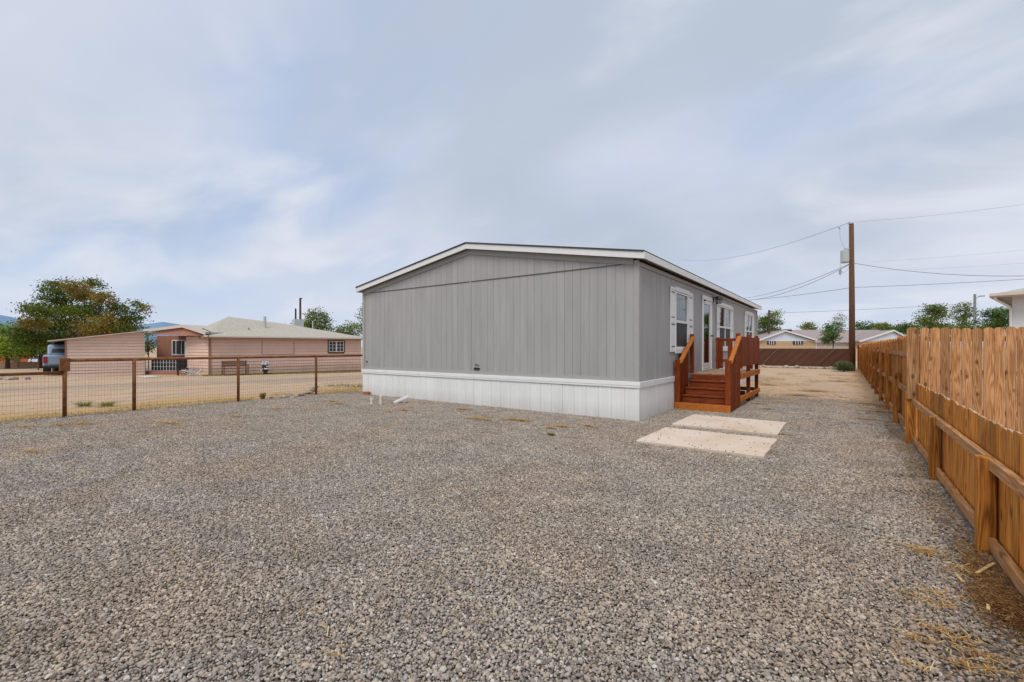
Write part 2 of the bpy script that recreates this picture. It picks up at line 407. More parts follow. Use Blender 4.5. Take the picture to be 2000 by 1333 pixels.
def rotm(n):
    q = NR.normal(size=(n, 4)); q /= np.linalg.norm(q, axis=1)[:, None]; a, b, c_, d = q.T
    return np.stack([1 - 2 * (c_ * c_ + d * d), 2 * (b * c_ - a * d), 2 * (b * d + a * c_), 2 * (b * c_ + a * d), 1 - 2 * (b * b + d * d), 2 * (c_ * d - a * b), 2 * (b * d - a * c_), 2 * (c_ * d + a * b), 1 - 2 * (b * b + c_ * c_)], 1).reshape(n, 3, 3)
TILE = .25
tiles = bpy.data.collections.new('stone_tiles')
for k in range(16):
    n = 19; gx, gy = np.meshgrid(np.arange(n), np.arange(n)); c0 = np.stack([gx.ravel(), gy.ravel()], 1) + NR.uniform(-.1, 1.1, (n * n, 2))
    c0 = c0 / n * TILE - TILE / 2
    if k > 9: c0 = c0[NR.rand(len(c0)) < (.45 if k < 13 else .14)]
    N_ = len(c0)
    size = NR.lognormal(math.log(.0079), .32, N_).clip(.0042, .0185)
    sh = NR.uniform(.55, 1.25, (N_, 1, 3)) * size[:, None, None]
    v = ico_v[None] * NR.uniform(.78, 1.2, (N_, 12, 1)) * sh
    v = np.einsum('nij,nkj->nki', rotm(N_), v); v[:, :, 2] *= .75
    v[:, :, :2] += c0[:, None, :]; v[:, :, 2] += (NR.uniform(-.005, .006, N_) + size * .1)[:, None]
    f = (ico_f[None] + 12 * np.arange(N_)[:, None, None]).reshape(-1, 3)
    me = bpy.data.meshes.new('stone_tile'); me.from_pydata(v.reshape(-1, 3).tolist(), [], f.tolist())
    at = me.attributes.new('tint', 'FLOAT', 'FACE'); at.data.foreach_set('value', np.repeat(NR.uniform(0, 1, N_) , 20))
    me.materials.append(sm_.m); o = bpy.data.objects.new('stone_tile_%02d' % k, me); tiles.objects.link(o)
pts = []; tix = []
SLABS = [(.70, 2.45, -.14, 1.38), (.72, 2.49, -2.02, -.57)]
x = -10.4
from mathutils import noise as mnoise
while x < 4.3:
    y = -11.0
    while y < 9.0:
        D = depth(x, y); r = CY * (x - CX0) + SY * (y - CY0)
        if 1.0 < D < 19 and abs(r) < 1.5 * D + 1:
            ins = lot_gravel(x, y) + .5 * mnoise.fractal(Vector((x * 1.3, y * 1.3, 0)), 1.0, 2.0, 4)
            inhouse = (-8.8 < x < -.3 and y > .3)
            if ins > -.45 and not inhouse and -10.4 < x < 4.26:
                pts.append((x, y, gz(x, y) + R.uniform(-.002, .002)))
                tix.append(R.randrange(10) if ins > .22 + R.uniform(-.1, .1) else (10 + R.randrange(3) if ins > -.1 else 13 + R.randrange(3)))
        y += TILE
    x += TILE
me = bpy.data.meshes.new('gravel'); me.from_pydata(pts, [], [])
at = me.attributes.new('tile', 'INT', 'POINT'); at.data.foreach_set('value', tix); me.materials.append(sm_.m)
gro = bpy.data.objects.new('gravel', me); COL.objects.link(gro); tag(gro, 'grey and tan crushed stone covering the yard', 'gravel', kind='stuff')
ng = bpy.data.node_groups.new('scatter', 'GeometryNodeTree')
ng.interface.new_socket('Geometry', in_out='INPUT', socket_type='NodeSocketGeometry'); ng.interface.new_socket('Geometry', in_out='OUTPUT', socket_type='NodeSocketGeometry')
gi = ng.nodes.new('NodeGroupInput'); gout = ng.nodes.new('NodeGroupOutput'); ip = ng.nodes.new('GeometryNodeInstanceOnPoints'); ci = ng.nodes.new('GeometryNodeCollectionInfo')
ci.inputs['Collection'].default_value = tiles; ci.inputs['Separate Children'].default_value = True; ci.inputs['Reset Children'].default_value = True
r1 = ng.nodes.new('FunctionNodeRandomValue'); r1.data_type = 'INT'; r2 = ng.nodes.new('FunctionNodeRandomValue'); r2.data_type = 'INT'
for r_, hi, sd_ in ((r1, 9, 3), (r2, 3, 8)):
    mn = [i for i in r_.inputs if i.name == 'Min' and i.type == 'INT'][0]; mx = [i for i in r_.inputs if i.name == 'Max' and i.type == 'INT'][0]
    mn.default_value = 0; mx.default_value = hi; [i for i in r_.inputs if i.name == 'Seed'][0].default_value = sd_
def iout(n): return [o for o in n.outputs if o.type == 'INT'][0]
mm = ng.nodes.new('ShaderNodeMath'); mm.operation = 'MULTIPLY'; mm.inputs[1].default_value = math.pi / 2
cx = ng.nodes.new('ShaderNodeCombineXYZ')
ng.links.new(iout(r2), mm.inputs[0]); ng.links.new(mm.outputs[0], cx.inputs[2]); ng.links.new(cx.outputs[0], ip.inputs['Rotation'])
na = ng.nodes.new('GeometryNodeInputNamedAttribute'); na.data_type = 'INT'; na.inputs[0].default_value = 'tile'
ng.links.new([o for o in na.outputs if o.type == 'INT' and o.name == 'Attribute'][0], ip.inputs['Instance Index']); ip.inputs['Pick Instance'].default_value = True
ng.links.new(gi.outputs[0], ip.inputs['Points']); ng.links.new(ci.outputs[0], ip.inputs['Instance']); ng.links.new(ip.outputs[0], gout.inputs[0])
md = gro.modifiers.new('scatter', 'NODES'); md.node_group = ng

# ------------------------------------------------------------ mobile home
HW, HL = 9.07, 15.4
EAVE_S, RISE = 3.33, .79          # roof height at the eave edge and rise to the ridge
home = thing('mobile_home', 'grey double wide mobile home with white skirting and low gable roof', 'mobile home', (0, 0, 0))
slope = RISE / (HW / 2 + .15)
def wall_top(x): return 3.22 + (HW / 2 - abs(x + HW / 2)) * slope
b = MB(); T = .10
b.prism([(-HW + .03, .03, .05), (-.03, .03, .05), (-.03, .03, wall_top(0)), (-HW / 2, .03, wall_top(-HW / 2)), (-HW + .03, .03, wall_top(0))], (0, .06, 0))
b.box(-HW + .03, -.03, HL - .09, HL - .03, .05, 3.22); b.box(-HW + .03, -HW + .09, .09, HL - .09, .05, 3.22)
b.build('wall', m_seam, home)
# the side wall with openings: (y0, y1, z0, z1)
OPEN = [(2.46, 3.56, 1.46, 2.87), (5.12, 6.09, .86, 2.90), (7.25, 9.17, 1.48, 2.88), (12.35, 13.97, 1.48, 2.90)]
def fill(lo, hi, holes):
    out = []; z = lo
    for a, c_ in sorted(holes):
        if a > z: out.append((z, a))
        z = max(z, c_)
    if z < hi: out.append((z, hi))
    return out
b = MB(); cuts = sorted({.09, HL - .09} | {v for o in OPEN for v in o[:2]})
for a, c_ in zip(cuts, cuts[1:]):
    for z0, z1 in fill(.05, 3.22, [(o[2], o[3]) for o in OPEN if o[0] < (a + c_) / 2 < o[1]]): b.box(-.09, -.03, a, c_, z0, z1)
b.build('side_wall', m_seam, home)
PITCH = .2032
x = -.09
while x > -HW + .09:                                   # gable boards, lower and upper course
    x0 = max(x - PITCH, -HW + .09)
    if x - x0 > .03:
        wide = R.random() < .5; gp = .006 if wide else .004; pr = R.uniform(0, .0018)
        MB().box(x0 + gp / 2, x - gp / 2, .010 - pr, .029, .79, 3.205).build('siding_board', m_siding, home)
        q = MB(); za, zb = wall_top(x0) - .02, wall_top(x) - .02
        xm = -HW / 2
        pts = [(x0 + gp / 2, .004 - pr, 3.212), (x - gp / 2, .004 - pr, 3.212), (x - gp / 2, .004 - pr, zb)]
        if x0 < xm < x: pts.append((xm, .004 - pr, wall_top(xm) - .02))
        pts.append((x0 + gp / 2, .004 - pr, za))
        q.prism(pts[::-1], (0, .025, 0)).build('gable_board', m_siding, home)
    x -= PITCH
y = .09
while y < HL - .09:
    y1 = min(y + PITCH, HL - .09); pr = R.uniform(0, .0018)
    for k, (z0, z1) in enumerate(fill(.79, 3.2, [(o[2], o[3]) for o in OPEN if o[0] < y1 - .01 and o[1] > y + .01 and (min(o[1], y1) - max(o[0], y)) > .1])):
        MB().box(-.029, -.010 + pr, y + .003, y1 - .003, z0, z1).build('siding_board', m_siding, home)
    y = y1
MB().box(-.10, .012, -.012, .0, .79, 3.26).box(0, .012, 0, .09, .79, 3.22).build('corner_trim', m_sidetrim, home, bevel=.003)
MB().box(-HW - .012, -HW + .10, -.012, 0, .79, 3.24).box(-HW - .012, -HW, 0, .1, .79, 3.22).build('corner_trim', m_sidetrim, home, bevel=.003)
MB().box(-.01, .012, HL - .09, HL, .79, 3.22).build('corner_trim', m_sidetrim, home)
MB().box(-HW / 2 - .012, -HW / 2 + .05, -.003, .003, .79, wall_top(-HW / 2) - .05).build('joint_trim', m_sidetrim, home)
MB().box(-HW + .1, -.1, -.006, .009, 3.196, 3.206).build('seam_flashing', m_seam, home)
MB().box(-HW + .1, -.1, -.004, .009, .79, .87).build('bottom_trim', m_sidetrim, home)
# skirting
MB().box(-HW - .035, .035, -.035, 0.0, .665, .79).build('skirting_band', m_band, home, bevel=.006)
MB().box(0.0, .035, 0, HL, .665, .79).build('skirting_band', m_band, home, bevel=.006)
MB().box(-HW - .035, -HW, 0, HL, .665, .79).build('skirting_band', m_band, home)
MB().box(-HW - .04, .04, -.040, -.028, .715, .735).build('band_ridge', m_band, home)
def skirt_panel_mesh(wd):
    q = MB(); n = 3; s = wd / n
    prof = []
    for i in range(n): prof += [(i * s + .004, 0), (i * s + .014, -.006), (i * s + s - .014, -.006), (i * s + s - .004, 0)]
    prof += [(wd, 0.012), (0, .012)]
    q.prism([(a, d, 0) for a, d in prof][::-1], (0, 0, .70)); return q.mesh('skirting_panel', m_skirt)
PW = .2925; spm = skirt_panel_mesh(PW)
n = 31
for i in range(n): inst('skirting_panel', spm, (-HW + i * PW, -.008 + R.uniform(-.002, .002), -.035), home)
for i in range(int(HL / PW)): inst('skirting_panel', spm, (.008, i * PW, -.035), home, (0, 0, math.pi / 2))
MB().box(-.02, .022, -.022, .03, -.03, .66).build('skirting_corner', m_skirt, home)
nh = MB()
xq = -.09
while xq > -HW + .1:
    for zq in (.95, 1.55, 2.15, 2.75, 3.15): nh.box(xq - .028, xq - .018, .0055, .009, zq, zq + .010)
    xq -= PITCH * 2
tag(nh.build('nail_heads', m_sidetrim, home), kind='stuff')
# roof
ov = .15; rz0 = EAVE_S; xm = -HW / 2
def roofz(x): return rz0 + (HW / 2 + ov - abs(x - xm)) * slope
for sgn, nm in ((1, 'roof'), (-1, 'roof')):
    xe = xm + sgn * (HW / 2 + ov)
    prof = [(xe, -ov - .02, rz0 + .055), (xm, -ov - .02, roofz(xm) + .055), (xm, -ov - .02, roofz(xm) + .085), (xe + sgn * .02, -ov - .02, rz0 + .08)]
    MB().prism(prof if sgn < 0 else prof[::-1], (0, HL + 2 * ov + .04, 0)).build(nm, m_shingle, home)
    # rake fascia in two lengths
    for x0, x1 in ((xm, xm + sgn * 2.3), (xm + sgn * 2.302, xe)):
        z0, z1 = roofz(x0), roofz(x1)
        MB().prism([(x0, -ov, z0 - .085), (x1, -ov, z1 - .085), (x1, -ov, z1 + .052), (x0, -ov, z0 + .052)][::sgn], (0, .025, 0)).build('rake_fascia', m_white, home, bevel=.003)
    # soffit under the rake and frieze on the wall
    MB().prism([(xm, -ov + .03, roofz(xm) - .06), (xe, -ov + .03, rz0 - .06), (xe, -ov + .03, rz0 - .04), (xm, -ov + .03, roofz(xm) - .04)], (0, HL + 2 * ov - .06, 0)).build('soffit', m_soffit, home)
    a = (xm, wall_top(xm)); e = (xm + sgn * (HW / 2 - .11), wall_top(xm + (HW / 2 - .11)))
    MB().prism([(a[0], -.02, a[1] - .075), (e[0], -.02, e[1] - .075), (e[0], -.02, e[1] + .06), (a[0], -.02, a[1] + .06)][::sgn], (0, .022, 0)).build('frieze_board', m_sidetrim, home, bevel=.003)
for i, (y0, y1) in enumerate(((-ov, 3.8), (3.803, 9.0), (9.003, HL + ov))):
    MB().box(.15, .175, y0, y1, rz0 - .085, rz0 + .055).build('eave_fascia', m_white, home, bevel=.003)
MB().box(-HW - .175, -HW - .15, -ov, HL + ov, rz0 - .085, rz0 + .055).build('eave_fascia', m_white, home)
MB().box(.0, .022, .09, HL - .02, 3.14, 3.22).build('frieze_board', m_sidetrim, home)
MB().box(.16, .18, 3.79, 3.812, rz0 - .087, rz0 + .06).build('fascia_joint_cover', m_white, home)

def window(y0, y1, z0, z1, mid, cols, shutter, upper_blind):
    w = MB(); f = .045
    fr = MB()
    fr.box(-.05, .016, y0, y0 + f, z0, z1); fr.box(-.05, .016, y1 - f, y1, z0, z1)
    fr.box(-.05, .0155, y0 + f, y1 - f, z1 - f, z1); fr.box(-.05, .0155, y0 + f, y1 - f, z0, z0 + f); fr.box(-.045, .014, y0 + f, y1 - f, mid - .03, mid + .03)
    win = fr.build('window', m_white, home, bevel=.003)
    if cols == 2:
        ym = (y0 + y1) / 2; MB().box(-.044, .013, ym - .03, ym + .03, z0 + f, mid - .03).box(-.044, .013, ym - .03, ym + .03, mid + .03, z1 - f).build('mullion', m_white, win)
        spans = [(y0 + f, ym - .03), (ym + .03, y1 - f)]
    else: spans = [(y0 + f, y1 - f)]
    for a, c_ in spans:
        for lo, hi, up in ((z0 + f, mid - .03, 0), (mid + .03, z1 - f, 1)):
            MB().box(-.022, -.016, a, c_, lo, hi).build('pane', m_glass, win)
            if up: MB().box(-.082, -.072, a, c_, lo if upper_blind > .5 else hi - .35 * (hi - lo), hi).build('blind', m_blind, win)
            else: MB().box(-.012, -.009, a, c_, lo, hi).build('insect_screen', m_screen, win)
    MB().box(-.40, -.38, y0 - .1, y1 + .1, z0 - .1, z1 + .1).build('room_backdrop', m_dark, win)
    MB().box(.0, .034, y0 - .07, y1 + .07, z1 + .002, z1 + .11).build('window_header', m_white, home, bevel=.004)
    MB().box(.0, .040, y0 - .09, y1 + .02, z0 - .12, z0 - .002).build('window_sill', m_white, home, bevel=.004)
    if shutter:
        sw = shutter
        for ya, yb in ((y0 - sw - .004, y0 - .012), (y1 + .012, y1 + sw + .004)):
            q = MB(); x1 = .028
            q.box(.001, x1, ya, ya + .05, z0 - .08, z1 + .08); q.box(.001, x1, yb - .05, yb, z0 - .08, z1 + .08)
            for a, c_ in ((z0 - .08, z0 + .0), (z1 - .0, z1 + .08), (mid - .05, mid + .05)): q.box(.0015, x1 - .001, ya + .05, yb - .05, a, c_)
            q.box(.001, .016, ya + .05, yb - .05, z0, mid - .05); q.box(.001, .016, ya + .05, yb - .05, mid + .05, z1)
            sh = q.build('shutter', m_white, home, bevel=.002)
            for zc in (z0 + .05, mid - .09, mid + .09, z1 - .05):
                MB().box(.0165, .021, ya + .09, yb - .09, zc - .010, zc + .010).build('shutter_slot', m_dark, sh)
o = OPEN
window(*o[0][:2], o[0][2], o[0][3], 2.13, 1, .44, 1)
window(*o[2][:2], o[2][2], o[2][3], 2.17, 2, .36, .2)
window(*o[3][:2], o[3][2], o[3][3], 2.17, 2, .36, .2)
# door
y0, y1, z0, z1 = OPEN[1]
tr = MB(); tr.box(0.0, .032, y0 - .11, y0, z0 - .02, z1); tr.box(0.0, .032, y1, y1 + .10, z0 - .02, z1); tr.box(0, .036, y0 - .12, y1 + .12, z1 + .001, z1 + .12); tr.box(0, .05, y0 - .11, y1 + .1, z0 - .05, z0 - .021)
tr.build('door_trim', m_white, home, bevel=.003)
ds = MB(); ds.box(-.03, .012, y0, y0 + .11, z0, z1); ds.box(-.03, .012, y1 - .11, y1, z0, z1); ds.box(-.03, .0115, y0 + .11, y1 - .11, z1 - .12, z1); ds.box(-.03, .0115, y0 + .11, y1 - .11, z0, z0 + .16)
door = ds.build('door', m_white, home, bevel=.003)
MB().box(-.012, -.006, y0 + .11, y1 - .11, z0 + .16, z1 - .12).build('door_glass', m_glass, door)
MB().box(-.082, -.072, y0 + .0, y1 - .0, z0 + .02, z1 - .0).build('inner_door', m_white, door)
MB().box(-.071, -.066, y0 + .30, y1 - .30, z0 + 1.0, z1 - .3).build('inner_pane', m_screen, door)
MB().tube([(.012, y1 - .06, z0 + .98), (.045, y1 - .06, z0 + .98)], .018, 10).tube([(.045, y1 - .06, z0 + .98), (.065, y1 - .06, z0 + .98)], [.028, .02], 10).build('door_knob', m_black, door)
MB().box(.012, .05, y0 + .05, y0 + .2, z1 - .05, z1 - .02).build('door_closer', m_black, door)
MB().tube([(.013, y1 + .22, z0 + .98), (.03, y1 + .22, z0 + .98)], .03, 10).build('doorbell', m_black, home)
# porch lamp
lamp = thing('porch_lamp', 'black caged porch lamp mounted beside the front door', 'lamp', (0.01, 6.45, 2.98))
MB().box(.005, .03, 6.38, 6.52, 2.93, 3.09).build('back_plate', m_black, lamp, bevel=.004)
MB().tube([(.03, 6.45, 3.05), (.12, 6.45, 3.08), (.17, 6.45, 3.05)], .012, 8).build('arm', m_black, lamp)
q = MB(); q.tube([(.17, 6.45, 3.10), (.17, 6.45, 3.0)], [.05, .13], 10)
q.build('lamp_hood', m_black, lamp)
MB().tube([(.17, 6.45, 3.0), (.17, 6.45, 2.95), (.17, 6.45, 2.88)], [.05, .075, .05], 10).build('globe', m_lsteel, lamp, smooth=True)
q = MB()
for k in range(6):
    t = k * math.pi / 3; q.tube([(.17 + .09 * math.cos(t), 6.45 + .09 * math.sin(t), 3.0), (.17 + .09 * math.cos(t), 6.45 + .09 * math.sin(t), 2.9), (.17 + .05 * math.cos(t), 6.45 + .05 * math.sin(t), 2.85)], .010, 5)
q.build('cage', m_black, lamp)
# fittings on the gable wall
MB().box(-4.38, -4.20, -.02, .009, .915, .965).build('wall_vent', m_black, home, bevel=.003)
q = MB()
q.box(-4.35, -4.335, -.005, .009, 1.0, 1.06).box(-4.335, -4.31, -.005, .009, 1.045, 1.06)
q.tube([(-4.29, -.004, 1.01), (-4.29, -.004, 1.045), (-4.265, -.004, 1.05), (-4.265, -.004, 1.01)], .006, 5).tube([(-4.245, -.004, 1.02), (-4.225, -.004, 1.045), (-4.225, -.004, 1.01)], .006, 5)
q.build('wall_mark', m_seam, home)
MB().box(-8.90, -8.84, -.012, .009, 1.02, 1.05).build('wall_vent', m_black, home)

# ------------------------------------------------------------ wooden steps and deck
dk = thing('entry_deck', 'red brown stained wooden deck with steps and solid side rails at the front door', 'deck', (.65, 4.4, 0))
DZ = .81; Y0, YD, Y1 = 2.3, 3.52, 6.6; XA, XB = .07, 1.25
run = (YD - Y0 - .04) / 4
for i in range(5):
    yy = Y0 + i * run; zt = DZ / 5 * (i + 1)
    MB().box(XA + .06, XB - .06, yy, yy + .035, zt - DZ / 5 + (.002 if i else .0), zt - .034 if i < 4 else zt - .03).build('riser', m_deck_x, dk, bevel=.004)
    if i < 4: MB().box(XA + .06, XB - .06, yy - .02, yy + run + .0, zt - .033, zt).build('tread', m_deck_x, dk, bevel=.006)
MB().box(XA - .03, XB + .03, Y0 - .045, Y0 - .005, .0, .165).build('kick_board', m_deck_y, dk, bevel=.005)
nb = 9; bw = (XB - XA) / nb
for i in range(nb): MB().box(XA + i * bw + .004, XA + (i + 1) * bw - .004, YD - .02 - R.uniform(0, .012), Y1, DZ - .028, DZ).build('deck_board', m_floor, dk, bevel=.004)
# stair side screens: stepped upright boards
for sx, x0 in ((0, XA - .03), (1, XB - .005)):
    nbd = 9; bl = (YD - Y0 - .09) / nbd
    for i in range(nbd):
        ya = Y0 - .005 + i * bl; zt = 1.02 + (1.66 - 1.02) * (i + .5) / nbd - .02
        MB().box(x0, x0 + .022, ya + .004, ya + bl - .006, .02 if sx else .03, zt + R.uniform(-.015, .02)).build('side_board', m_deck_z, dk, bevel=.003)
    xn = x0 - .01 if sx == 0 else x0 - .085
    MB().box(xn, xn + .12, Y0 - .004, Y0 + .085, .166, 1.19).build('newel_post', m_deck_z, dk, bevel=.004)
    xp = XA - .01 if sx == 0 else XB - .085
    MB().box(xp, xp + .09, YD + .0, YD + .09, DZ if sx == 0 else 0, 1.84).build('post', m_deck_z, dk, bevel=.004)
    xh = XA + .045 if sx == 0 else XB - .03
    MB().bar((xh + .03, Y0 + .03, 1.11), (xh + .03, YD + .02, 1.76), .10, .045).build('handrail', m_deck_y, dk, bevel=.006)
for yy in (5.05, Y1 - .09): MB().box(XB - .09, XB, yy, yy + .09, -.02, 1.83).build('post', m_deck_z, dk, bevel=.004)
for yy in (5.05, Y1 - .09): MB().box(XA, XA + .09, yy, yy + .09, -.02, DZ - .03).build('post', m_deck_z, dk)
MB().box(XA + .0, XA + .09, Y1 - .0901, Y1 - .001, DZ, 1.80).build('post', m_deck_z, dk)
# long side rail
for z in (1.05, 1.66): MB().box(XB - .075, XB - .035, YD + .09, 5.05, z, z + .09).box(XB - .075, XB - .035, 5.14, Y1 - .09, z, z + .09).build('rail', m_deck_y, dk, bevel=.003)
yy = YD + .17
while yy < Y1 - .02:
    MB().box(XB + .001, XB + .02, yy, yy + .135, 1.0 + R.uniform(-.01, .01), 1.765 + R.uniform(-.01, .012)).build('rail_board', m_deck_z, dk, bevel=.003)
    yy += .150
# far end rail
for z in (1.03, 1.68): MB().box(XA - .02, XB - .09, Y1 - .07, Y1 - .03, z, z + .085).build('rail', m_deck_x, dk, bevel=.003)
for xx in (XA + .06, XA + .34, XA + .62, XA + .9): MB().box(xx, xx + .14, Y1 - .095, Y1 - .073, .83, 1.75).build('rail_board', m_deck_z, dk, bevel=.003)
MB().box(XB + .001, XB + .04, YD + .10, Y1 + .04, .69, .84).build('rim_joist', m_deck_y, dk, bevel=.004)
MB().box(XA, XB - .1, Y1 - .05, Y1, .66, .78).build('rim_joist', m_deck_x, dk)
MB().box(XB - .005, XB + .035, YD + .08, Y1 + .04, .13, .26).build('lower_rail', m_deck_y, dk, bevel=.004)
MB().box(XA + .09, XB - .1, Y1 - .07, Y1 - .03, .17, .28).build('lower_rail', m_deck_x, dk)
MB().box(XA + .02, XB - .12, 5.07, 5.11, .17, .28).build('lower_rail', m_deck_x, dk)
for i in range(3): MB().box(XA + .15 + i * .35, XA + .19 + i * .35, YD, Y1 - .06, .68, DZ - .029).build('joist', m_deck_z, dk)

# ------------------------------------------------------------ slabs
slm = M('peach_concrete', .9, spec=.15); w = slm.coord('World'); n1 = slm.noise(w, .9, 5, .6, .6); n2 = slm.noise(w, 60, 3, .7)
cc = slm.mix(slm.ramp(n1, .42, .66), (.62, .51, .42), (.55, .41, .29)); cc = slm.mul(cc, slm.ramp(n2, .2, .8, .84, 1.12))
cc = slm.mix(slm.ramp(slm.vor(w, 14), .03, .05, .6, 0), cc, (.22, .16, .12)); slm.color(cc); slm.bump(n2, .25, .003)
def slab(x0, x1, y0, y1, label):
    q = MB(); pts = []
    cn = [(x0, y0), (x1, y0), (x1, y1), (x0, y1)]
    for i in range(4):
        a, c_ = cn[i], cn[(i + 1) % 4]
        for k in range(8):
            t = k / 8; r_ = .012 if k else -.012; nx_, ny_ = (c_[1] - a[1]), -(c_[0] - a[0]); L = math.hypot(nx_, ny_)
            j = R.uniform(-r_, r_) if k else 0
            pts.append((a[0] + (c_[0] - a[0]) * t + nx_ / L * j, a[1] + (c_[1] - a[1]) * t + ny_ / L * j, -.03))
    q.prism(pts, (0, 0, .068)); o = q.build('concrete_slab', slm.m, None, bevel=.006); o.location = (0, 0, 0)
    return tag(o, label, 'slab', 'concrete slabs in front of the steps')
slab(*SLABS[0], 'pale concrete slab nearest the bottom of the wooden steps')
slab(*SLABS[1], 'pale concrete slab farther from the steps with a brown stain across its middle')
q = MB()
for _ in range(150):
    s_ = R.choice(SLABS); x, y, r_ = R.uniform(s_[0] + .03, s_[1] - .03), R.uniform(s_[2] + .03, s_[3] - .03), R.uniform(.005, .012)
    if R.random() < .35: y = s_[2] + R.choice((0.03, s_[3] - s_[2] - .04)) + R.uniform(-.02, .02)
    elif R.random() < .6: x = s_[0] + abs(R.gauss(0, .25)) + .02 if R.random() < .5 else x
    q.tube([(x, y, .037), (x, y, .037 + r_)], [r_, r_ * .6], 5)
tag(q.build('loose_stones', m_seam), 'small dark stones scattered over the two concrete slabs', 'pebbles', kind='stuff')

# ------------------------------------------------------------ wooden fences on the right
def picket_mesh(name, mat, w_, h_, t_, style, capmat=None):
    q = MB(); hw = w_ / 2
    if style == 'dog': top = [(hw, h_ - .035), (hw - .028, h_ - .004), (hw - .05, h_), (-hw + .05, h_), (-hw + .028, h_ - .004), (-hw, h_ - .035)]
    else: top = [(hw, h_ - R.uniform(0, .009)), (R.uniform(-.2, .2) * hw, h_ + R.uniform(-.004, .004)), (-hw, h_ - R.uniform(0, .009))]
    pr = [(0, -hw, 0), (0, hw, 0)] + [(0, a, z) for a, z in top]
    q.prism(pr, (t_, 0, 0)); me = q.mesh(name, mat)
    if capmat:
        me.materials.append(capmat); n = len(pr)
        for k, p in enumerate(me.polygons):
            if abs(p.normal.z) > .5 and p.center.z > h_ * .8: p.material_index = 1
    return me
lowf = thing('low_picket_fence', 'low honey brown picket fence beside the gravel with posts facing the yard', 'fence', (4.22, -3.0, 0))
PX = 4.245
lm = [picket_mesh('picket', m_pick, .128 + R.uniform(-.004, .002), R.uniform(.918, .936), .017, 'flat', m_end) for _ in range(8)]
y = -7.3
while y < .33:
    inst('picket', R.choice(lm), (PX + R.uniform(0, .012), y + R.uniform(-.004, .004), .02), lowf, (R.uniform(-.008, .008), R.uniform(-.004, .004), 0)); y += .1395
posts_low = [-6.6, -4.2, -1.85, .42]
for y in posts_low[:-1]:
    MB().box(4.14, 4.238, y - .052, y + .052, -.05, .70).build('post', m_post, lowf, bevel=.006)
MB().box(4.12, 4.238, .42 - .06, .42 + .06, -.05, .80).build('post', m_post, lowf, bevel=.006)
for a, c_ in zip(posts_low, posts_low[1:]):
    MB().box(4.195, 4.236, a + .054, c_ - .054 if c_ < .4 else c_ - .062, .615, .70).build('rail', m_rail, lowf, bevel=.004)
    MB().box(4.195, 4.236, a + .054, c_ - .054 if c_ < .4 else c_ - .062, .045, .13).build('rail', m_rail, lowf, bevel=.004)
tallf = thing('tall_picket_fence', 'tall orange brown picket fence running back toward the utility pole', 'fence', (4.22, 14, 0))
tm = [picket_mesh('picket', m_pick, .134, 1.655 + R.uniform(-.03, .03), .017, 'dog') for _ in range(8)]
y = .58
while y < 29.0:
    inst('picket', R.choice(tm), (PX + R.uniform(0, .012), y, .02 + R.uniform(-.02, .02)), tallf, (R.uniform(-.006, .006), 0, 0)); y += .1415
py_ = [2.8, 5.1, 7.4, 9.8, 12.2, 14.6, 17.0, 19.4, 21.8, 24.2, 26.6, 29.0]
for i, y in enumerate(py_):
    hh = 1.46 + R.uniform(-.05, .05) if i else 1.0
    MB().box(4.13, 4.236, y - .05, y + .05, -.05, hh).build('post', m_post, tallf, bevel=.005)
prev = .52
for y in py_:
    for z in (.12, .72, 1.34): MB().box(4.195, 4.237, prev, y - .052, z, z + .085).build('rail', m_rail, tallf)
    prev = y + .052
endp = MB().box(4.04, 4.125, 29.0, 29.1, 0, 1.62).build('end_post', m_deck_z, tallf)
# neighbour's tall fence, meeting the low fence at its far end
fm = picket_mesh('picket', m_tall, .135, 1.10, .018, 'dog')
o = inst('picket', fm, (4.20, .335, .70), tallf, (0, 0, -math.pi / 2 - .15)); o['label'] = 'pale short picket nailed over the end post'
ang = math.radians(7)
NFX, NFY = 4.34, 2.35
nf = thing('pale_picket_fence', 'tall pale pine fence with rounded tops standing behind the low picket fence', 'fence', (NFX, NFY, 0), ang)
nm_ = [picket_mesh('picket', m_tall, .131, 1.82 + R.uniform(-.006, .006), .018, 'dog') for _ in range(6)]
for i in range(26):
    o = bpy.data.objects.new('picket', R.choice(nm_)); COL.objects.link(o); o.parent = nf
    o.location = (i * .1415 + .07, -.009 + R.uniform(-.007, .007), .02 + R.uniform(-.008, .01)); o.rotation_euler = (0, R.uniform(-.006, .006), -math.pi / 2)
for z in (.3, 1.0, 1.6): MB().box(0, 3.7, .0, .04, z, z + .085).build('rail', m_rail, nf, world=False)
for xx in (.1, 1.9, 3.6): MB().box(xx, xx + .09, .041, .13, 0, 1.7).build('post', m_post, nf, world=False)

# ------------------------------------------------------------ pipe fence on the left
def pipe_fence(name, label, ys_, top, x0=-10.1, extend=None):
    t = thing(name, label, 'fence', (x0, ys_[0], 0))
    for y in ys_:
        MB().tube([(x0, y, -.1), (x0, y, top - .0)], .037, 10).build('post', m_rust, t, smooth=True)
    a, e = ys_[0], ys_[-1]
    if extend: a, e = extend
    MB().tube([(x0, a, top), (x0, e, top)], .034, 10).build('top_rail', m_rust, t, smooth=True)
    q = MB(); y = a + .05
    while y < e:
        q.tube([(x0 + .042 + R.uniform(-.003, .003), y, .02), (x0 + .042, y + R.uniform(-.004, .004), top - .03)], .0017, 3, False); y += .0540
    z = .04; st = .06
    while z < top - .02:
        q.tube([(x0 + .045, a, z), (x0 + .045, (a + e) / 2, z - .006), (x0 + .045, e, z)], .0022, 3, False); z += st; st = min(.15, st * 1.12)
    tag(q.build('wire_mesh', m_wire, t), kind='stuff')
    return t
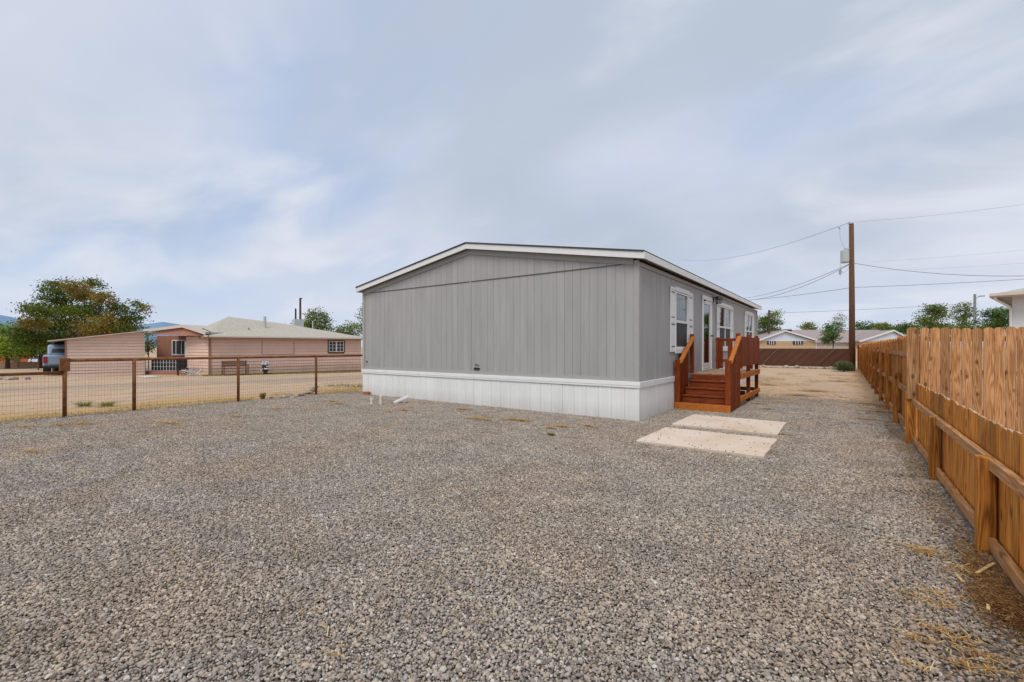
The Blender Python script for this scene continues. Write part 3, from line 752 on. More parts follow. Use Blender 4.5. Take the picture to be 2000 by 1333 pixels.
pf = pipe_fence('pipe_fence', 'rusty pipe fence with wire mesh between the gravel yard and the pink house', [-6.72, -5.54, -3.27, -.99, 1.3, 3.6, 5.9, 8.2, 10.5, 12.8, 15.1], 1.21)
MB().box(-10.15, -10.05, -6.80, -6.64, .98, 1.26).build('post_plate', m_rust, pf, bevel=.004)
pf2 = pipe_fence('low_pipe_fence', 'lower rusty pipe fence stretch with mesh at the left edge of the yard', [-9.1, -11.5], .95, extend=(-13.5, -6.77))

# ------------------------------------------------------------ vegetation helpers
def leaf_quad(q, c, s, tint, flat=.0):
    n = Vector((R.gauss(0, 1), R.gauss(0, 1), R.gauss(0, 1) + flat)).normalized(); a = n.orthogonal().normalized(); a.rotate(Matrix.Rotation(R.uniform(0, 6.28), 3, n)); b_ = n.cross(a)
    l = s; w_ = s * .5
    q.poly([c - a * l * .5, c + b_ * w_ * .5, c + a * l * .5, c - b_ * w_ * .5], tint)
def crown(lobes, leaf, n, tlo=0, thi=.6, rust=0.0, dens=.5):
    q = MB(); vol = [a * b_ * c_ for _, (a, b_, c_) in lobes]; tot = sum(v ** .67 for v in vol)
    for (c0, (a, b_, c_)), v in zip(lobes, vol):
        m_ = int(n * v ** .67 / tot); rl = R.random() < rust; cl = R.uniform(tlo, thi * .75)
        nsub = max(4, int(m_ / 26)); subs = []
        for _ in range(nsub):
            d = Vector((R.gauss(0, 1), R.gauss(0, 1), R.gauss(0, 1))).normalized(); r_ = R.random() ** .4
            subs.append((Vector((d.x * a, d.y * b_, d.z * c_)) * r_ + Vector(c0), R.uniform(-.12, .16)))
        for _ in range(m_):
            s0, tt = R.choice(subs); k = leaf * 1.45
            p = s0 + Vector((R.gauss(0, k), R.gauss(0, k), R.gauss(0, k * .6)))
            tint = cl + tt + R.uniform(-.08, .12)
            tint = R.uniform(.75, 1) if rl and R.random() < .65 else min(thi, max(tlo, tint))
            leaf_quad(q, p, leaf * R.uniform(.6, 1.35), tint, .6)
    return q
def trunk_mb(base, h, r, lobes, nl=7):
    q = MB(); top = base + Vector((0, 0, h)); q.tube([base - Vector((0, 0, .2)), base + Vector((r * .3, 0, h * .5)), top], [r * 1.25, r, r * .7], 8)
    for c0, rad in R.sample(lobes, min(nl, len(lobes))):
        c0 = Vector(c0); m_ = (top + c0) / 2 + Vector((0, 0, .1 * (c0 - top).length)); q.tube([top - Vector((0, 0, h * .15)), m_, c0], [r * .55, r * .3, r * .1], 6)
    return q
def tree(name, label, px, D, x0, x1, ytop, ybot, mat, leaf, n, nl=12, rust=0, cat='tree', group=None, trunk_h=None, thi=.6, flat=1.0, pads=None):
    """crown box given where it stands: left/right and top/bottom extents at depth D"""
    base = GD(px, D); k = D / FPX; w_ = (x1 - x0) * k; zt = CZ + (HOR - ytop) * k; zb = CZ + (HOR - ybot) * k; zb = max(zb, base.z + .15)
    cpt = P((x0 + x1) / 2, 678, D); H_ = zt - zb; lobes = []
    for i in range(nl):
        a = R.uniform(0, 6.28); r_ = R.random() ** .5; hh = R.random()
        prof = math.sin(math.pi * min(1, .18 + .72 * hh)) ** .7
        lx = w_ * .5 * .8 * r_ * prof
        rad = (w_ * R.uniform(.12, .2), w_ * R.uniform(.12, .2), min(H_ * .25, w_ * R.uniform(.08, .15)) * flat)
        lobes.append((Vector((cpt.x + lx * math.cos(a), cpt.y + lx * math.sin(a), zb + rad[2] + hh * (H_ - 2 * rad[2]))), rad))
    if pads:
        lobes = []
        for a, b_, rx, ry in pads:
            lobes.append((P(a, b_, D + R.uniform(-2.5, 2.5)), (rx * k * .95, rx * k * .95, ry * k * 1.3)))
    else: lobes.append((Vector((cpt.x, cpt.y, zb + H_ * .5)), (w_ * .28, w_ * .28, H_ * .3)))
    t = thing(name, label, cat, base, 0, group)
    trunk_mb(base, trunk_h or max(.4, (zb - base.z) + H_ * .3), max(.05, w_ * .022), lobes, 16 if pads else 9).build('trunk', m_bark, t)
    tag(crown(lobes, leaf, n, rust=rust, thi=thi).build('crown', mat, t), kind='stuff')
    return t
tree('shade_tree', 'large spreading tree with green and rust coloured leaves behind the carport', 168, 40, 42, 292, 546, 700, m_leafA, .19, 36000, rust=.22, trunk_h=2.0, pads=[(112,557,22,8),(92,566,12,6),(150,560,22,9),(185,556,18,8),(130,576,30,11),(104,588,25,10),(165,578,25,12),(205,585,20,10),(60,603,20,7),(85,608,25,9),(120,606,30,12),(155,608,30,12),(195,610,28,13),(230,602,20,9),(262,594,10,5),(284,604,13,5),(262,618,18,10),(225,628,25,14),(185,638,30,15),(140,636,35,15),(100,636,30,15),(65,630,25,11),(45,648,22,12),(90,662,32,14),(130,664,34,14),(175,662,34,14),(222,652,26,12),(255,640,20,9),(60,668,26,12)])
tree('bushy_tree', 'bright green bushy tree at the left edge beside the large tree', 15, 44, -60, 78, 622, 702, m_leafB, .22, 7000, 16)
tree('dark_shrub', 'dark green shrub mass under the large spreading tree', 80, 46, -30, 130, 655, 700, m_leafD, .22, 5000, 14, cat='shrub')
tree('garden_tree', 'green leafy tree rising behind the pink house roof by the dark pole', 622, 52, 572, 664, 603, 668, m_leafC, .22, 4200, 12, .15)
tree('garden_tree', 'small low green tree behind the right end of the pink house roof', 680, 55, 655, 708, 627, 668, m_leafC, .22, 1800, 7)
tree('garden_tree', 'small tree seen through the gap between the carport and the porch', 290, 44, 272, 312, 648, 700, m_leafC, .2, 900, 7)
tree('thin_tree', 'thin sparse tree peeking out beside the left corner of the grey home', 715, 26, 694, 732, 596, 655, m_leafC, .10, 900, 8, trunk_h=2.4)

# ------------------------------------------------------------ pink house (local x along its front, y into the house)
base = GD(410, 29); PZ = base.z; PA = cam_dir(43.8)
ph = thing('pink_house', 'single storey pink sided house with pale green hipped roof', 'house', base, PA)
PWD, PD, EH = 10.15, 8.5, 2.48
def L(name, q, mat, par=None, **k): return q.build(name, mat, par or ph, world=False, **k)
L('wall', MB().box(.04, PWD - .04, .04, PD, -.3, EH), m_pinkd)
nlap = 12; lh = EH / nlap
for i in range(nlap):
    z = i * lh
    spans = [(0, 7.55), (8.75, PWD)] if z + lh > 1.42 and z < 2.24 else [(0, PWD)]
    for a, c_ in spans:
        L('lap_board', MB().prism([(a, .0, z + .012), (a, .03, z + lh), (a, .045, z + lh), (a, .045, z + .012)][::-1], (c_ - a, 0, 0)), m_pink)
# left end wall (towards the porch)
for i in range(nlap):
    z = i * lh
    L('lap_board', MB().prism([(0.0, .03, z + .012), (.03, .03, z + lh), (.045, .03, z + lh), (.045, .03, z + .012)], (0, 2.5, 0)), m_pink)
L('corner_board', MB().box(-.07, .05, -.035, .08, -.1, EH), m_fascia)
wnd = L('window', MB().box(7.5, 8.8, -.03, .02, 1.36, 1.42).box(7.5, 8.8, -.03, .02, 2.24, 2.3).box(7.5, 7.57, -.03, .02, 1.42, 2.24).box(8.73, 8.8, -.03, .02, 1.42, 2.24), m_black)
L('sash', MB().box(7.57, 7.62, -.02, .03, 1.42, 2.24).box(8.68, 8.73, -.02, .03, 1.42, 2.24).box(8.1, 8.2, -.02, .03, 1.42, 2.24).box(7.62, 8.1, -.018, .03, 1.42, 1.47).box(7.62, 8.1, -.018, .03, 2.19, 2.24).box(8.2, 8.68, -.018, .03, 1.42, 1.47).box(8.2, 8.68, -.018, .03, 2.19, 2.24)
  .box(7.85, 7.88, -.016, .02, 1.47, 2.19).box(8.43, 8.46, -.016, .02, 1.47, 2.19).box(7.62, 8.1, -.014, .02, 1.7, 1.73).box(7.62, 8.1, -.014, .02, 1.94, 1.97).box(8.2, 8.68, -.014, .02, 1.7, 1.73).box(8.2, 8.68, -.014, .02, 1.94, 1.97), m_white, wnd)
L('pane', MB().box(7.6, 8.7, .032, .036, 1.42, 2.24), m_screen, wnd)
L('panel_outline', MB().box(3.0, 3.03, -.012, .0, 1.3, 2.2).box(3.0, 5.1, -.012, .0, 1.28, 1.3).box(5.07, 5.1, -.012, 0, 1.3, 2.2), m_fascia)
# roof: hipped, with eaves .35 out
eo = .4; az = EH + .02
A_ = (-eo, -eo, az); B_ = (PWD + eo, -eo, az); C_ = (PWD + eo, PD + eo, az); D_ = (-eo, PD + eo, az); a1 = (1.9, 4.2, PZ * 0 + 4.02); a2 = (PWD - 4.3, 4.2, 3.62)
q = MB(); q.poly([A_, B_, a2, a1]); q.poly([B_, C_, a2]); q.poly([C_, D_, a1, a2]); q.poly([D_, A_, a1]); q.poly([A_, D_, C_, B_]); L('roof', q, m_proof)
L('fascia', MB().box(-eo, PWD + eo, -eo - .02, -eo, az - .15, az - .01).box(-eo - .02, -eo, -eo, PD + eo, az - .15, az - .01), m_fascia)
L('gutter', MB().box(-eo, PWD + eo, -eo - .07, -eo - .021, az - .09, az + .0), m_cream)
L('roof_vent', MB().tube([(3.9, 2.6, 3.2), (3.9, 2.6, 4.05)], .10, 8), m_lsteel)
L('roof_vent', MB().tube([(2.6, 1.6, 2.9), (2.6, 1.6, 3.15)], .05, 8), m_steel)
L('roof_pipe', MB().tube([(8.3, 5.2, 3.1), (8.3, 5.2, 4.0)], .05, 8), m_lsteel)
L('roof_cooler', MB().box(6.9, 7.6, 5.3, 6.0, 3.3, 4.1), m_lsteel)
# porch: recessed left of the corner, roofed by a low gable
def HLc(v): return Matrix.Rotation(-PA, 3, 'Z') @ (Vector(v) - Vector((base.x, base.y, base.z)))
Q0 = P(363, 678, 30.0); Q0.z = base.z; qa = cam_dir(-9.2); QX = Vector((math.cos(qa), math.sin(qa), 0)); QY = Vector((-math.sin(qa), math.cos(qa), 0))
class QB(MB):
    def done(s, origin=None, ax=None, ay=None):
        s.v = [tuple(HLc((origin or Q0) + (ax or QX) * a + (ay or QY) * b_ + Vector((0, 0, c_)))) for a, b_, c_ in s.v]; return s
C0 = Vector(base); sx_ = (Q0 - C0); slen = sx_.length; sx_.normalize(); sy_ = Vector((sx_.y, -sx_.x, 0))
L('porch_side_wall', QB().box(0, slen, .04, .12, -.1, EH).done(C0, sx_, sy_), m_pinkd)
for i in range(nlap):
    z = i * lh; L('lap_board', QB().prism([(0, -.0, z + .012), (0, .025, z + lh), (0, .04, z + lh), (0, .04, z + .012)], (slen, 0, 0)).done(C0, sx_, sy_), m_pink)
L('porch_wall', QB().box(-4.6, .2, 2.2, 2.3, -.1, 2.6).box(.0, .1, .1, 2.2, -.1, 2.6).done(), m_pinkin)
L('porch_door', QB().box(-.32, -.06, .25, .3, .15, 2.15).done(), m_bwhite)
pw_ = L('porch_window', QB().box(-3.3, -2.2, 2.15, 2.2, 1.2, 1.27).box(-3.3, -2.2, 2.15, 2.2, 2.23, 2.3).box(-3.3, -3.23, 2.15, 2.2, 1.27, 2.23).box(-2.27, -2.2, 2.15, 2.2, 1.27, 2.23).box(-2.98, -2.93, 2.15, 2.2, 1.27, 2.23).box(-2.53, -2.48, 2.15, 2.2, 1.27, 2.23).done(), m_white)
L('pane', QB().box(-3.23, -2.27, 2.185, 2.195, 1.27, 2.23).done(), m_screen, pw_)
for i in range(14): L('porch_baluster', QB().box(-3.12 + i * .235, -3.09 + i * .235, -.02, .01, .2, 1.04).done(), m_lsteel)
L('porch_rail', QB().box(-3.2, 0, -.03, .03, 1.04, 1.1).box(-3.2, 0, -.022, .018, .2, .23).box(-3.2, 0, -.022, .018, .48, .5).box(-3.2, 0, -.022, .018, .76, .78).done(), m_lsteel)
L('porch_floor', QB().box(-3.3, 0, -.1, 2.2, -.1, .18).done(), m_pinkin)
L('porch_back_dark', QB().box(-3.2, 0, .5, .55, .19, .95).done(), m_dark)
prof = [P(280, 648, 30.1), P(357, 638.5, 29.3), P(402, 653, 28.6)]; prof2 = [v + Vector((0, 0, .14)) for v in prof][::-1]
L('porch_roof', MB().prism([HLc(v + Vector((0, 0, .02))) for v in prof] + [HLc(v) for v in prof2], (Matrix.Rotation(-PA, 3, 'Z') @ (QY * 5))), m_proof)
L('porch_fascia', MB().prism([HLc(v - QY * .05 - Vector((0, 0, .05))) for v in prof] + [HLc(v - QY * .05 - Vector((0, 0, .02))) for v in prof2], (Matrix.Rotation(-PA, 3, 'Z') @ (QY * .045))), m_cream)
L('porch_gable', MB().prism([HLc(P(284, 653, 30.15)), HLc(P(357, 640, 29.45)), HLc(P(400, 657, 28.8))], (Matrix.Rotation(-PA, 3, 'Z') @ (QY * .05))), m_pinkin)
for xx, s_ in ((-2.6, .26), (-2.35, .1), (-3.0, .12)):
    L('wind_chime', QB().tube([(xx, .3, 2.35), (xx, .3, 2.1), (xx, .3, 1.95)], [.01, s_ * .5, .02], 7).done(), m_lsteel)
L('antenna_mount', MB().tube([(-.2, -.45, 2.4), (-.05, -.5, 2.75), (-.5, -.5, 2.95)], .025, 6), m_black)
# wing with carport to the left
WB = P(283, 678, 30.0); wz = gz(WB.x, WB.y)
wing = thing('carport_wing', 'pink sided carport wall with a sloping roof left of the porch', 'carport', (WB.x, WB.y, wz), PA)
wlen = 3.75
def WL(name, q, mat): return q.build(name, mat, wing, world=False)
def wtop(x): return 2.86 + x * (2.86 - 2.30) / wlen
WL('wall', MB().prism([(-wlen, .02, -.3), (0, .02, -.3), (0, .02, wtop(0) - .05), (-wlen, .02, wtop(-wlen) - .05)], (0, .08, 0)), m_pinkd)
for i in range(16):
    z = i * .185
    zb = z + .012; lim = lambda x_: wtop(x_) - .03
    if zb > lim(0) - .02: continue
    xs_ = -wlen if lim(-wlen) > zb + .01 else (zb + .01 - lim(0)) * wlen / (2.86 - 2.30)
    top = [(0, .01, min(z + .185, lim(0)))]
    xk = (z + .185 - lim(0)) * wlen / (2.86 - 2.30)
    if xs_ < xk < 0: top.append((xk, .01, z + .185))
    top.append((xs_, .01, min(z + .185, lim(xs_))))
    WL('lap_board', MB().prism([(xs_, -.012, zb), (0, -.012, zb)] + top, (0, .015, 0)), m_wing)
WL('roof', MB().prism([(-wlen - .75, -.3, wtop(-wlen - .75) - .05), (.2, -.3, wtop(.2) - .02), (.2, -.3, wtop(.2) + .03), (-wlen - .75, -.3, wtop(-wlen - .75) + .0)], (0, 6, 0)), m_cream)
WL('post', MB().box(-wlen - .02, -wlen + .06, -.04, .12, -.3, wtop(-wlen) - .06), m_fascia)
WL('post', MB().box(-wlen - .68, -wlen - .6, 5.3, 5.4, -.3, 2.2), m_fascia)
WL('back_wall', MB().box(-wlen - .7, 0, 5.6, 5.7, -.3, 2.2), m_bark)  # dark brown paints the carport's inner shade into the wall colour
# pickup under the carport, seen from behind
tb = GD(129, 29.2)
tk = thing('pickup_truck', 'blue grey pickup truck parked under the carport with its tailgate to the yard', 'truck', tb, PA)
tk.scale = (1.1, 1.1, 1.1)
def TL(name, q, mat, par=None, **k): return q.build(name, mat, par or tk, world=False, **k)
def shell(pr, x0, x1): q = MB(); q.prism([(x0, a, z) for a, z in pr], (x1 - x0, 0, 0)); return q
TL('body', shell([(0, .55), (0, 1.15), (1.75, 1.17), (4.9, 1.12), (5.2, .9), (5.2, .5), (.1, .45)], -.95, .95), m_blue, bevel=.05)
TL('cab', shell([(1.75, 1.15), (1.95, 1.72), (2.3, 1.78), (3.3, 1.76), (4.0, 1.15)], -.82, .82), m_blue, bevel=.08)
TL('rear_window', MB().prism([(-.66, 1.79, 1.27), (.66, 1.79, 1.27), (.58, 1.93, 1.66), (-.58, 1.93, 1.66)], (0, .03, 0)), m_screen)
TL('tailgate', MB().box(-.72, .72, -.03, .0, .62, 1.12), m_blue, bevel=.02)
TL('bumper', MB().box(-.95, .95, -.16, -.04, .42, .56), m_dark, bevel=.03)
for sx in (-1, 1):
    TL('tail_light', MB().box(sx * .85 - .08, sx * .85 + .08, -.035, .02, .72, 1.08), m_red)
    for yy in (1.0, 4.2): TL('wheel', MB().tube([(sx * .72, yy, .38), (sx * .96, yy, .38)], .38, 16), m_black)
# garden things in front of the pink house
def hloc(x, y, z=0):
    v = Matrix.Rotation(PA, 3, 'Z') @ Vector((x, y, z)); p = base + v; return Vector((p.x, p.y, gz(p.x, p.y)))
bn = thing('garden_bench', 'weathered wooden bench against the pink house wall', 'bench', hloc(1.2, -.9), PA)
def BL(name, q, mat): return q.build(name, mat, bn, world=False)
for z in (.42,): 
    for k in range(3): BL('seat_slat', MB().box(-.7, .7, -.35 + k * .16, -.22 + k * .16, z, z + .03), m_bench)
for z in (.55, .68, .80): BL('back_slat', MB().box(-.7, .7, .14, .17, z, z + .10), m_bench)
for sx in (-.7, .64):
    BL('leg', MB().box(sx, sx + .06, -.35, -.29, 0, .62), m_bench); BL('leg', MB().box(sx, sx + .06, .171, .23, 0, .92), m_bench); BL('arm_rest', MB().box(sx, sx + .06, -.38, .17, .621, .66), m_bench)
ur = thing('garden_urn', 'black and white garden ornament to the right of the bench', 'ornament', hloc(3.0, -.8))
l0 = ur.location
MB().tube([l0 + Vector((0, 0, z)) for z in (0, .12, .35, .55, .62)], [.16, .12, .24, .2, .24], 12).build('pot', m_black, ur, smooth=True)
q = MB()
for k in range(60): leaf_quad(q, l0 + Vector((R.gauss(.08, .13), R.gauss(-.05, .13), R.uniform(.3, .85))), .16, .3)
q.t = []; q.build('white_flowers', m_bwhite, ur)
q = MB(); l0 = GD(357, 28.9); l1 = GD(378, 28.2)
sc = thing('scrap_pile', 'heap of white and grey scrap metal frames beside the porch', 'scrap', l1)
for k in range(14):
    a = l1 + Vector((R.uniform(-.5, .5), R.uniform(-.5, .5), R.uniform(.02, .3))); c_ = a + Vector((R.uniform(-.6, .6), R.uniform(-.6, .6), R.uniform(0, .4)))
    MB().bar(a, c_, .05, .03).build('frame_piece', R.choice([m_lsteel, m_white, m_steel]), sc)
ch = thing('patio_chair', 'dark patio chair standing at the porch edge', 'chair', l0, PA)
MB().box(-.28, .28, -.28, .28, .4, .46).build('seat', m_black, ch, world=False); MB().box(-.28, .28, .24, .28, .46, 1.05).build('backrest', m_black, ch, world=False)
for a in (-.27, .22):
    for c_ in (-.27, .22): MB().box(a, a + .05, c_, c_ + .05, 0, .4).build('leg', m_black, ch, world=False)
tag(MB().box(-.9, .9, -.35, .35, -.02, .05).build('white_step', m_cream), 'pale concrete step lying before the porch', 'step').location = G(290, 737)

# ------------------------------------------------------------ far left background
fw = GD(30, 46); fa = cam_dir(12)
lw = thing('tan_garden_wall', 'low tan wall with pale pillar and pipe rails beyond the neighbour lot', 'wall', fw, fa)
MB().box(-9, 4.3, 0, .2, -.1, .62).build('wall', m_pillar, lw, world=False)
MB().box(-.15, .25, -.06, .26, -.1, 1.95).build('pillar', m_pillar, lw, world=False); MB().box(-2.2, -1.9, -.06, .26, -.1, 1.7).build('pillar', m_pillar, lw, world=False)
for z in (.95, 1.25): MB().tube([(-9, .1, z), (4.6, .1, z)], .035, 6).build('rail', m_pillar, lw, world=False)
for xx in (-4, 2.4, 4.5): MB().tube([(xx, .1, .6), (xx, .1, 1.25)], .035, 6).build('rail_post', m_pillar, lw, world=False)
fp = GD(75, 40); tag(MB().tube([(fp.x, fp.y, fp.z - .2), (fp.x, fp.y, fp.z + 1.05)], .05, 8).build('iron_post', m_rust), 'short rusty iron post before the far tan wall', 'post')
ob = thing('orange_building', 'orange brown building half hidden under the trees at far left', 'building', GD(55, 62), cam_dir(5))
MB().box(-11, 4.2, 0, 5, -.3, 2.15).build('wall', m_orange, ob, world=False); MB().box(-11.3, 4.5, -.4, 5.4, 2.151, 2.4).build('roof', m_bark, ob, world=False)
for xx in (-6, -2.5, 1): MB().box(xx, xx + .9, -.02, .02, .6, 1.6).build('window', m_screen, ob, world=False)
cb_ = GD(84, 52)
cr = thing('parked_car', 'white car parked near the orange building far away', 'car', cb_, cam_dir(8))
MB().prism([(x_, -.8, z_) for x_, z_ in ((-.9, .3), (-.9, .85), (-.55, .95), (-.3, 1.35), (.5, 1.35), (.85, .95), (1.1, .85), (1.1, .3))], (0, 1.6, 0)).build('body', m_bwhite, cr, world=False, bevel=.05)
MB().box(-.28, .5, -.82, -.81, .98, 1.28).build('side_window', m_screen, cr, world=False)
for xx in (-.55, .75): MB().tube([(xx, -.84, .3), (xx, -.6, .3)], .3, 12).build('wheel', m_black, cr, world=False)

# ------------------------------------------------------------ back chain link fence with brown privacy slats
bf = thing('brown_mesh_fence', 'low brown privacy mesh fence across the back of the lot', 'fence', (0, 29.3, 0))
BX0, BX1, BY, BT = -7.5, 3.95, 29.3, 1.38
MB().box(BX0, BX1, BY, BY + .02, .12, BT).build('privacy_mesh', m_slatb, bf)
q = MB(); x = BX0
while x < BX1 - 1.3: q.bar((x, BY - .012, .14), (x + 1.22, BY - .012, BT - .02), .008, .035, (0, 1, 0)); x += .55
tag(q.build('diagonal_slat', m_slatb2, bf), kind='stuff')
for k in (.9, 2.0, 3.0, 6.4, 8.7): 
    a = BX0 + k + 3; 
    if a < BX1 - 1.2: MB().bar((a, BY - .03, .3), (a + .95, BY - .03, BT - .02), .01, .055, (0, 1, 0)).build('pale_slat', m_pillar, bf)
MB().tube([(BX0, BY, BT + .1), (BX1, BY, BT + .1)], .022, 6).build('top_rail', m_lsteel, bf)
x = BX0
while x < BX1: MB().tube([(x, BY + .03, -.1), (x, BY + .03, BT + .12)], .03, 6).build('post', m_lsteel, bf); x += 2.4
rockm = M('pale_rock', .9, spec=.15); nn = rockm.noise(rockm.coord('World'), 6, 5, .65); rockm.color(rockm.crgb(nn, [(.3, (.22, .17, .13)), (.7, (.50, .42, .34))])); rockm.bump(nn, .6, .03)
def rock_mesh(s=1):
    v = ico_v * NR.uniform(.75, 1.2, (12, 1)) * np.array([1.2, .9, .65]); me = bpy.data.meshes.new('rock'); me.from_pydata(v.tolist(), [], ico_f.tolist()); me.materials.append(rockm.m); return me
rm = [rock_mesh() for _ in range(6)]
for k in range(26):
    x = -6.6 + k * .4 + R.uniform(-.12, .12); s_ = R.uniform(.10, .2)
    o = inst('rock', R.choice(rm), (x, BY - .25 + R.uniform(-.1, .1), s_ * .25), None, (R.uniform(0, 6), 0, R.uniform(0, 6)), (s_,) * 3)
    tag(o, 'grey brown rock in the row along the foot of the brown mesh fence', 'rock', 'rocks along the foot of the brown mesh fence')

# rocks by the pipe fence
for k, (px, py, s_) in enumerate([(545, 776, .10), (556, 775, .09), (566, 774, .13), (577, 773, .11), (588, 772, .12), (598, 769, .13), (606, 768, .1), (613, 762, .17), (530, 776, .07), (572, 777, .08)]):
    p = G(px, py + 2); o = inst('rock', rm[k % 6], (p.x, p.y, s_ * .3), None, (R.uniform(-.4, .4), 0, R.uniform(0, 6)), (s_, s_, s_))
    if k == 7: tag(o, 'largest pale rock of the pile, at the foot of the rusty post', 'rock')
    else: tag(o, 'pale broken rock in the small pile at the foot of the rusty pipe fence', 'rock', 'rock pile at the pipe fence')
for k in range(9):
    p = G(R.uniform(0, 60), R.uniform(733, 742)); s_ = R.uniform(.1, .2)
    tag(inst('rock', R.choice(rm), (p.x, p.y, p.z + s_ * .3), None, (R.random(), 0, R.uniform(0, 6)), (s_ * 1.3, s_, s_)), 'white rubble rock on the neighbour drive at the left edge', 'rock', 'white rubble rocks at the left edge')

# ------------------------------------------------------------ small things by the gable
def stub(px, py, h, r, label):
    p = G(px, py); o = thing('pipe_stub', label, 'pipe', p, 0, 'white pipe stubs by the skirting')
    MB().tube([(p.x, p.y, p.z - .05), (p.x + .01, p.y, p.z + h)], r, 14).build('pipe', m_pvc, o, smooth=False)
    MB().tube([(p.x + .01, p.y, p.z + h - .05), (p.x + .01, p.y, p.z + h + .012)], r * 1.18, 14).build('cap', m_pvc, o)
stub(726, 790, .15, .042, 'short capped cream pipe stub, left of the pair beside the skirting')
stub(744, 790, .22, .042, 'taller capped cream pipe stub, right of the pair beside the skirting')
p = G(779, 788); o = MB().bar(p + Vector((-.08, -.1, .015)), p + Vector((.14, .22, .17)), .09, .06).build('downspout_piece', m_white, bevel=.006)
tag(o, 'loose white downspout piece leaning on the skirting', 'downspout')
p = G(717, 772); o = MB().box(p.x - .14, p.x + .10, p.y - .06, p.y + .06, 0, .10).build('loose_brick', m_brick, bevel=.006); tag(o, 'red brown brick at the left corner of the skirting', 'brick')
p = G(756, 808); 

# ------------------------------------------------------------ far houses on the right
bz = GD(1540, 58); fh = thing('row_house', 'long low house with mauve roof and two pale gables behind the brown fence', 'house', (bz.x, bz.y, 0), cam_dir(0))
u = 58 / FPX      # metres per pixel at that distance
def fx(px): return (px - 1540) * u
def fz(py): return CZ + (HOR - py) * u
MB().box(fx(1462), fx(1790), 3.0, 10, 0, fz(668)).build('wall', m_cream, fh, world=False)
MB().prism([(fx(1452), 2.6, fz(669)), (fx(1452), 6.8, fz(641)), (fx(1452), 11, fz(669))], (fx(1800) - fx(1452), 0, 0)).build('roof', m_mauve, fh, world=False)
def gable(x0, x1, xp, yp, ye, y0, win):
    MB().box(fx(x0 + 3), fx(x1 - 3), y0, y0 + 3.6, 0, fz(667)).build('brick_wall', m_tan, fh, world=False)
    MB().prism([(fx(x0 + 3), y0 - .02, fz(667)), (fx(x1 - 3), y0 - .02, fz(667)), (fx(xp), y0 - .02, fz(yp + 3))], (0, .1, 0)).build('gable_wall', m_bwhite, fh, world=False)
    for e in (x0, x1):
        pr = [(fx(e), y0 - .3, fz(ye)), (fx(xp), y0 - .3, fz(yp)), (fx(xp), y0 - .3, fz(yp) - .18), (fx(e), y0 - .3, fz(ye) - .18)]
        MB().prism(pr, (0, .08, 0)).build('barge_board', m_white, fh, world=False)
        pr = [(fx(e), y0 - .22, fz(ye) - .02), (fx(xp), y0 - .22, fz(yp) - .02), (fx(xp), y0 - .22, fz(yp) - .14), (fx(e), y0 - .22, fz(ye) - .14)]
        MB().prism(pr, (0, 5.5, 0)).build('roof', m_mauve, fh, world=False)
    for a, c_ in win:
        wq = MB().box(fx(a), fx(c_), y0 - .06, y0 + .02, fz(673), fz(666.5)).build('window', m_screen, fh, world=False)
        q = MB()
        for k in range(1, 4): xx = fx(a + (c_ - a) * k / 4); q.box(xx - .03, xx + .03, y0 - .09, y0 - .061, fz(673), fz(666.5))
        q.build('window_bar', m_white, wq, world=False)
gable(1484, 1600, 1536, 645, 664, .5, [(1502, 1519), (1553, 1573)])
gable(1690, 1800, 1758, 644, 666, 1.2, [])
MB().tube([(fx(1600), .6, 0), (fx(1600), .6, fz(668))], .06, 6).build('porch_post', m_white, fh, world=False)
MB().box(fx(1592), fx(1605), 6.2, 7.2, fz(645), fz(640)).build('roof_cooler', m_bark, fh, world=False)
for px_ in (1552, 1579, 1698): MB().tube([(fx(px_), 5.5, fz(655)), (fx(px_), 5.5, fz(640))], .06, 6).build('roof_vent', m_lsteel, fh, world=False)
tag(MB().box(-6, 6, 0, .15, 0, 1.32).build('block_wall', m_pillar), 'pale block wall between the brown mesh fence and the row house', 'wall').location = GD(1600, 50)
bpy.data.objects['block_wall'].rotation_euler.z = cam_dir(0)

hb = P(1977, 678, 20.5)
wh = thing('white_house', 'white stucco house corner with cream eave above the pale fence', 'house', (hb.x, hb.y, 0), cam_dir(-52))
wt = 1.5 + 103 * 20.5 / FPX
MB().box(0, 9, 0, 8, 0, wt).build('wall', m_stucco, wh, world=False)
q = MB(); e = .62; z = wt + .0
A_, B_, C_, D_ = (-e, -e, z), (9 + e, -e, z), (9 + e, 8 + e, z), (-e, 8 + e, z); r0, r1 = (4, 4, z + 1.3), (5, 4, z + 1.3)
q.poly([A_, B_, r1, r0]); q.poly([B_, C_, r1]); q.poly([C_, D_, r0, r1]); q.poly([D_, A_, r0]); q.poly([A_, D_, C_, B_]); q.build('roof', m_proof, wh, world=False)
MB().box(-e - .02, 9 + e, -e - .03, -e, z - .15, z + .02).box(-e - .03, -e, -e, 8 + e, z - .15, z + .02).build('fascia', m_cream, wh, world=False)
MB().box(-e - .02, 9 + e, -e - .13, -e - .031, z - .09, z + .03).build('gutter', m_cream, wh, world=False)
MB().tube([(-.5, -.6, z - .12), (-.45, -.45, z - .26), (-.1, -.06, z - .55), (-.04, -.06, z - .7), (-.04, -.06, .2)], .05, 8).build('downspout', m_white, wh, world=False)

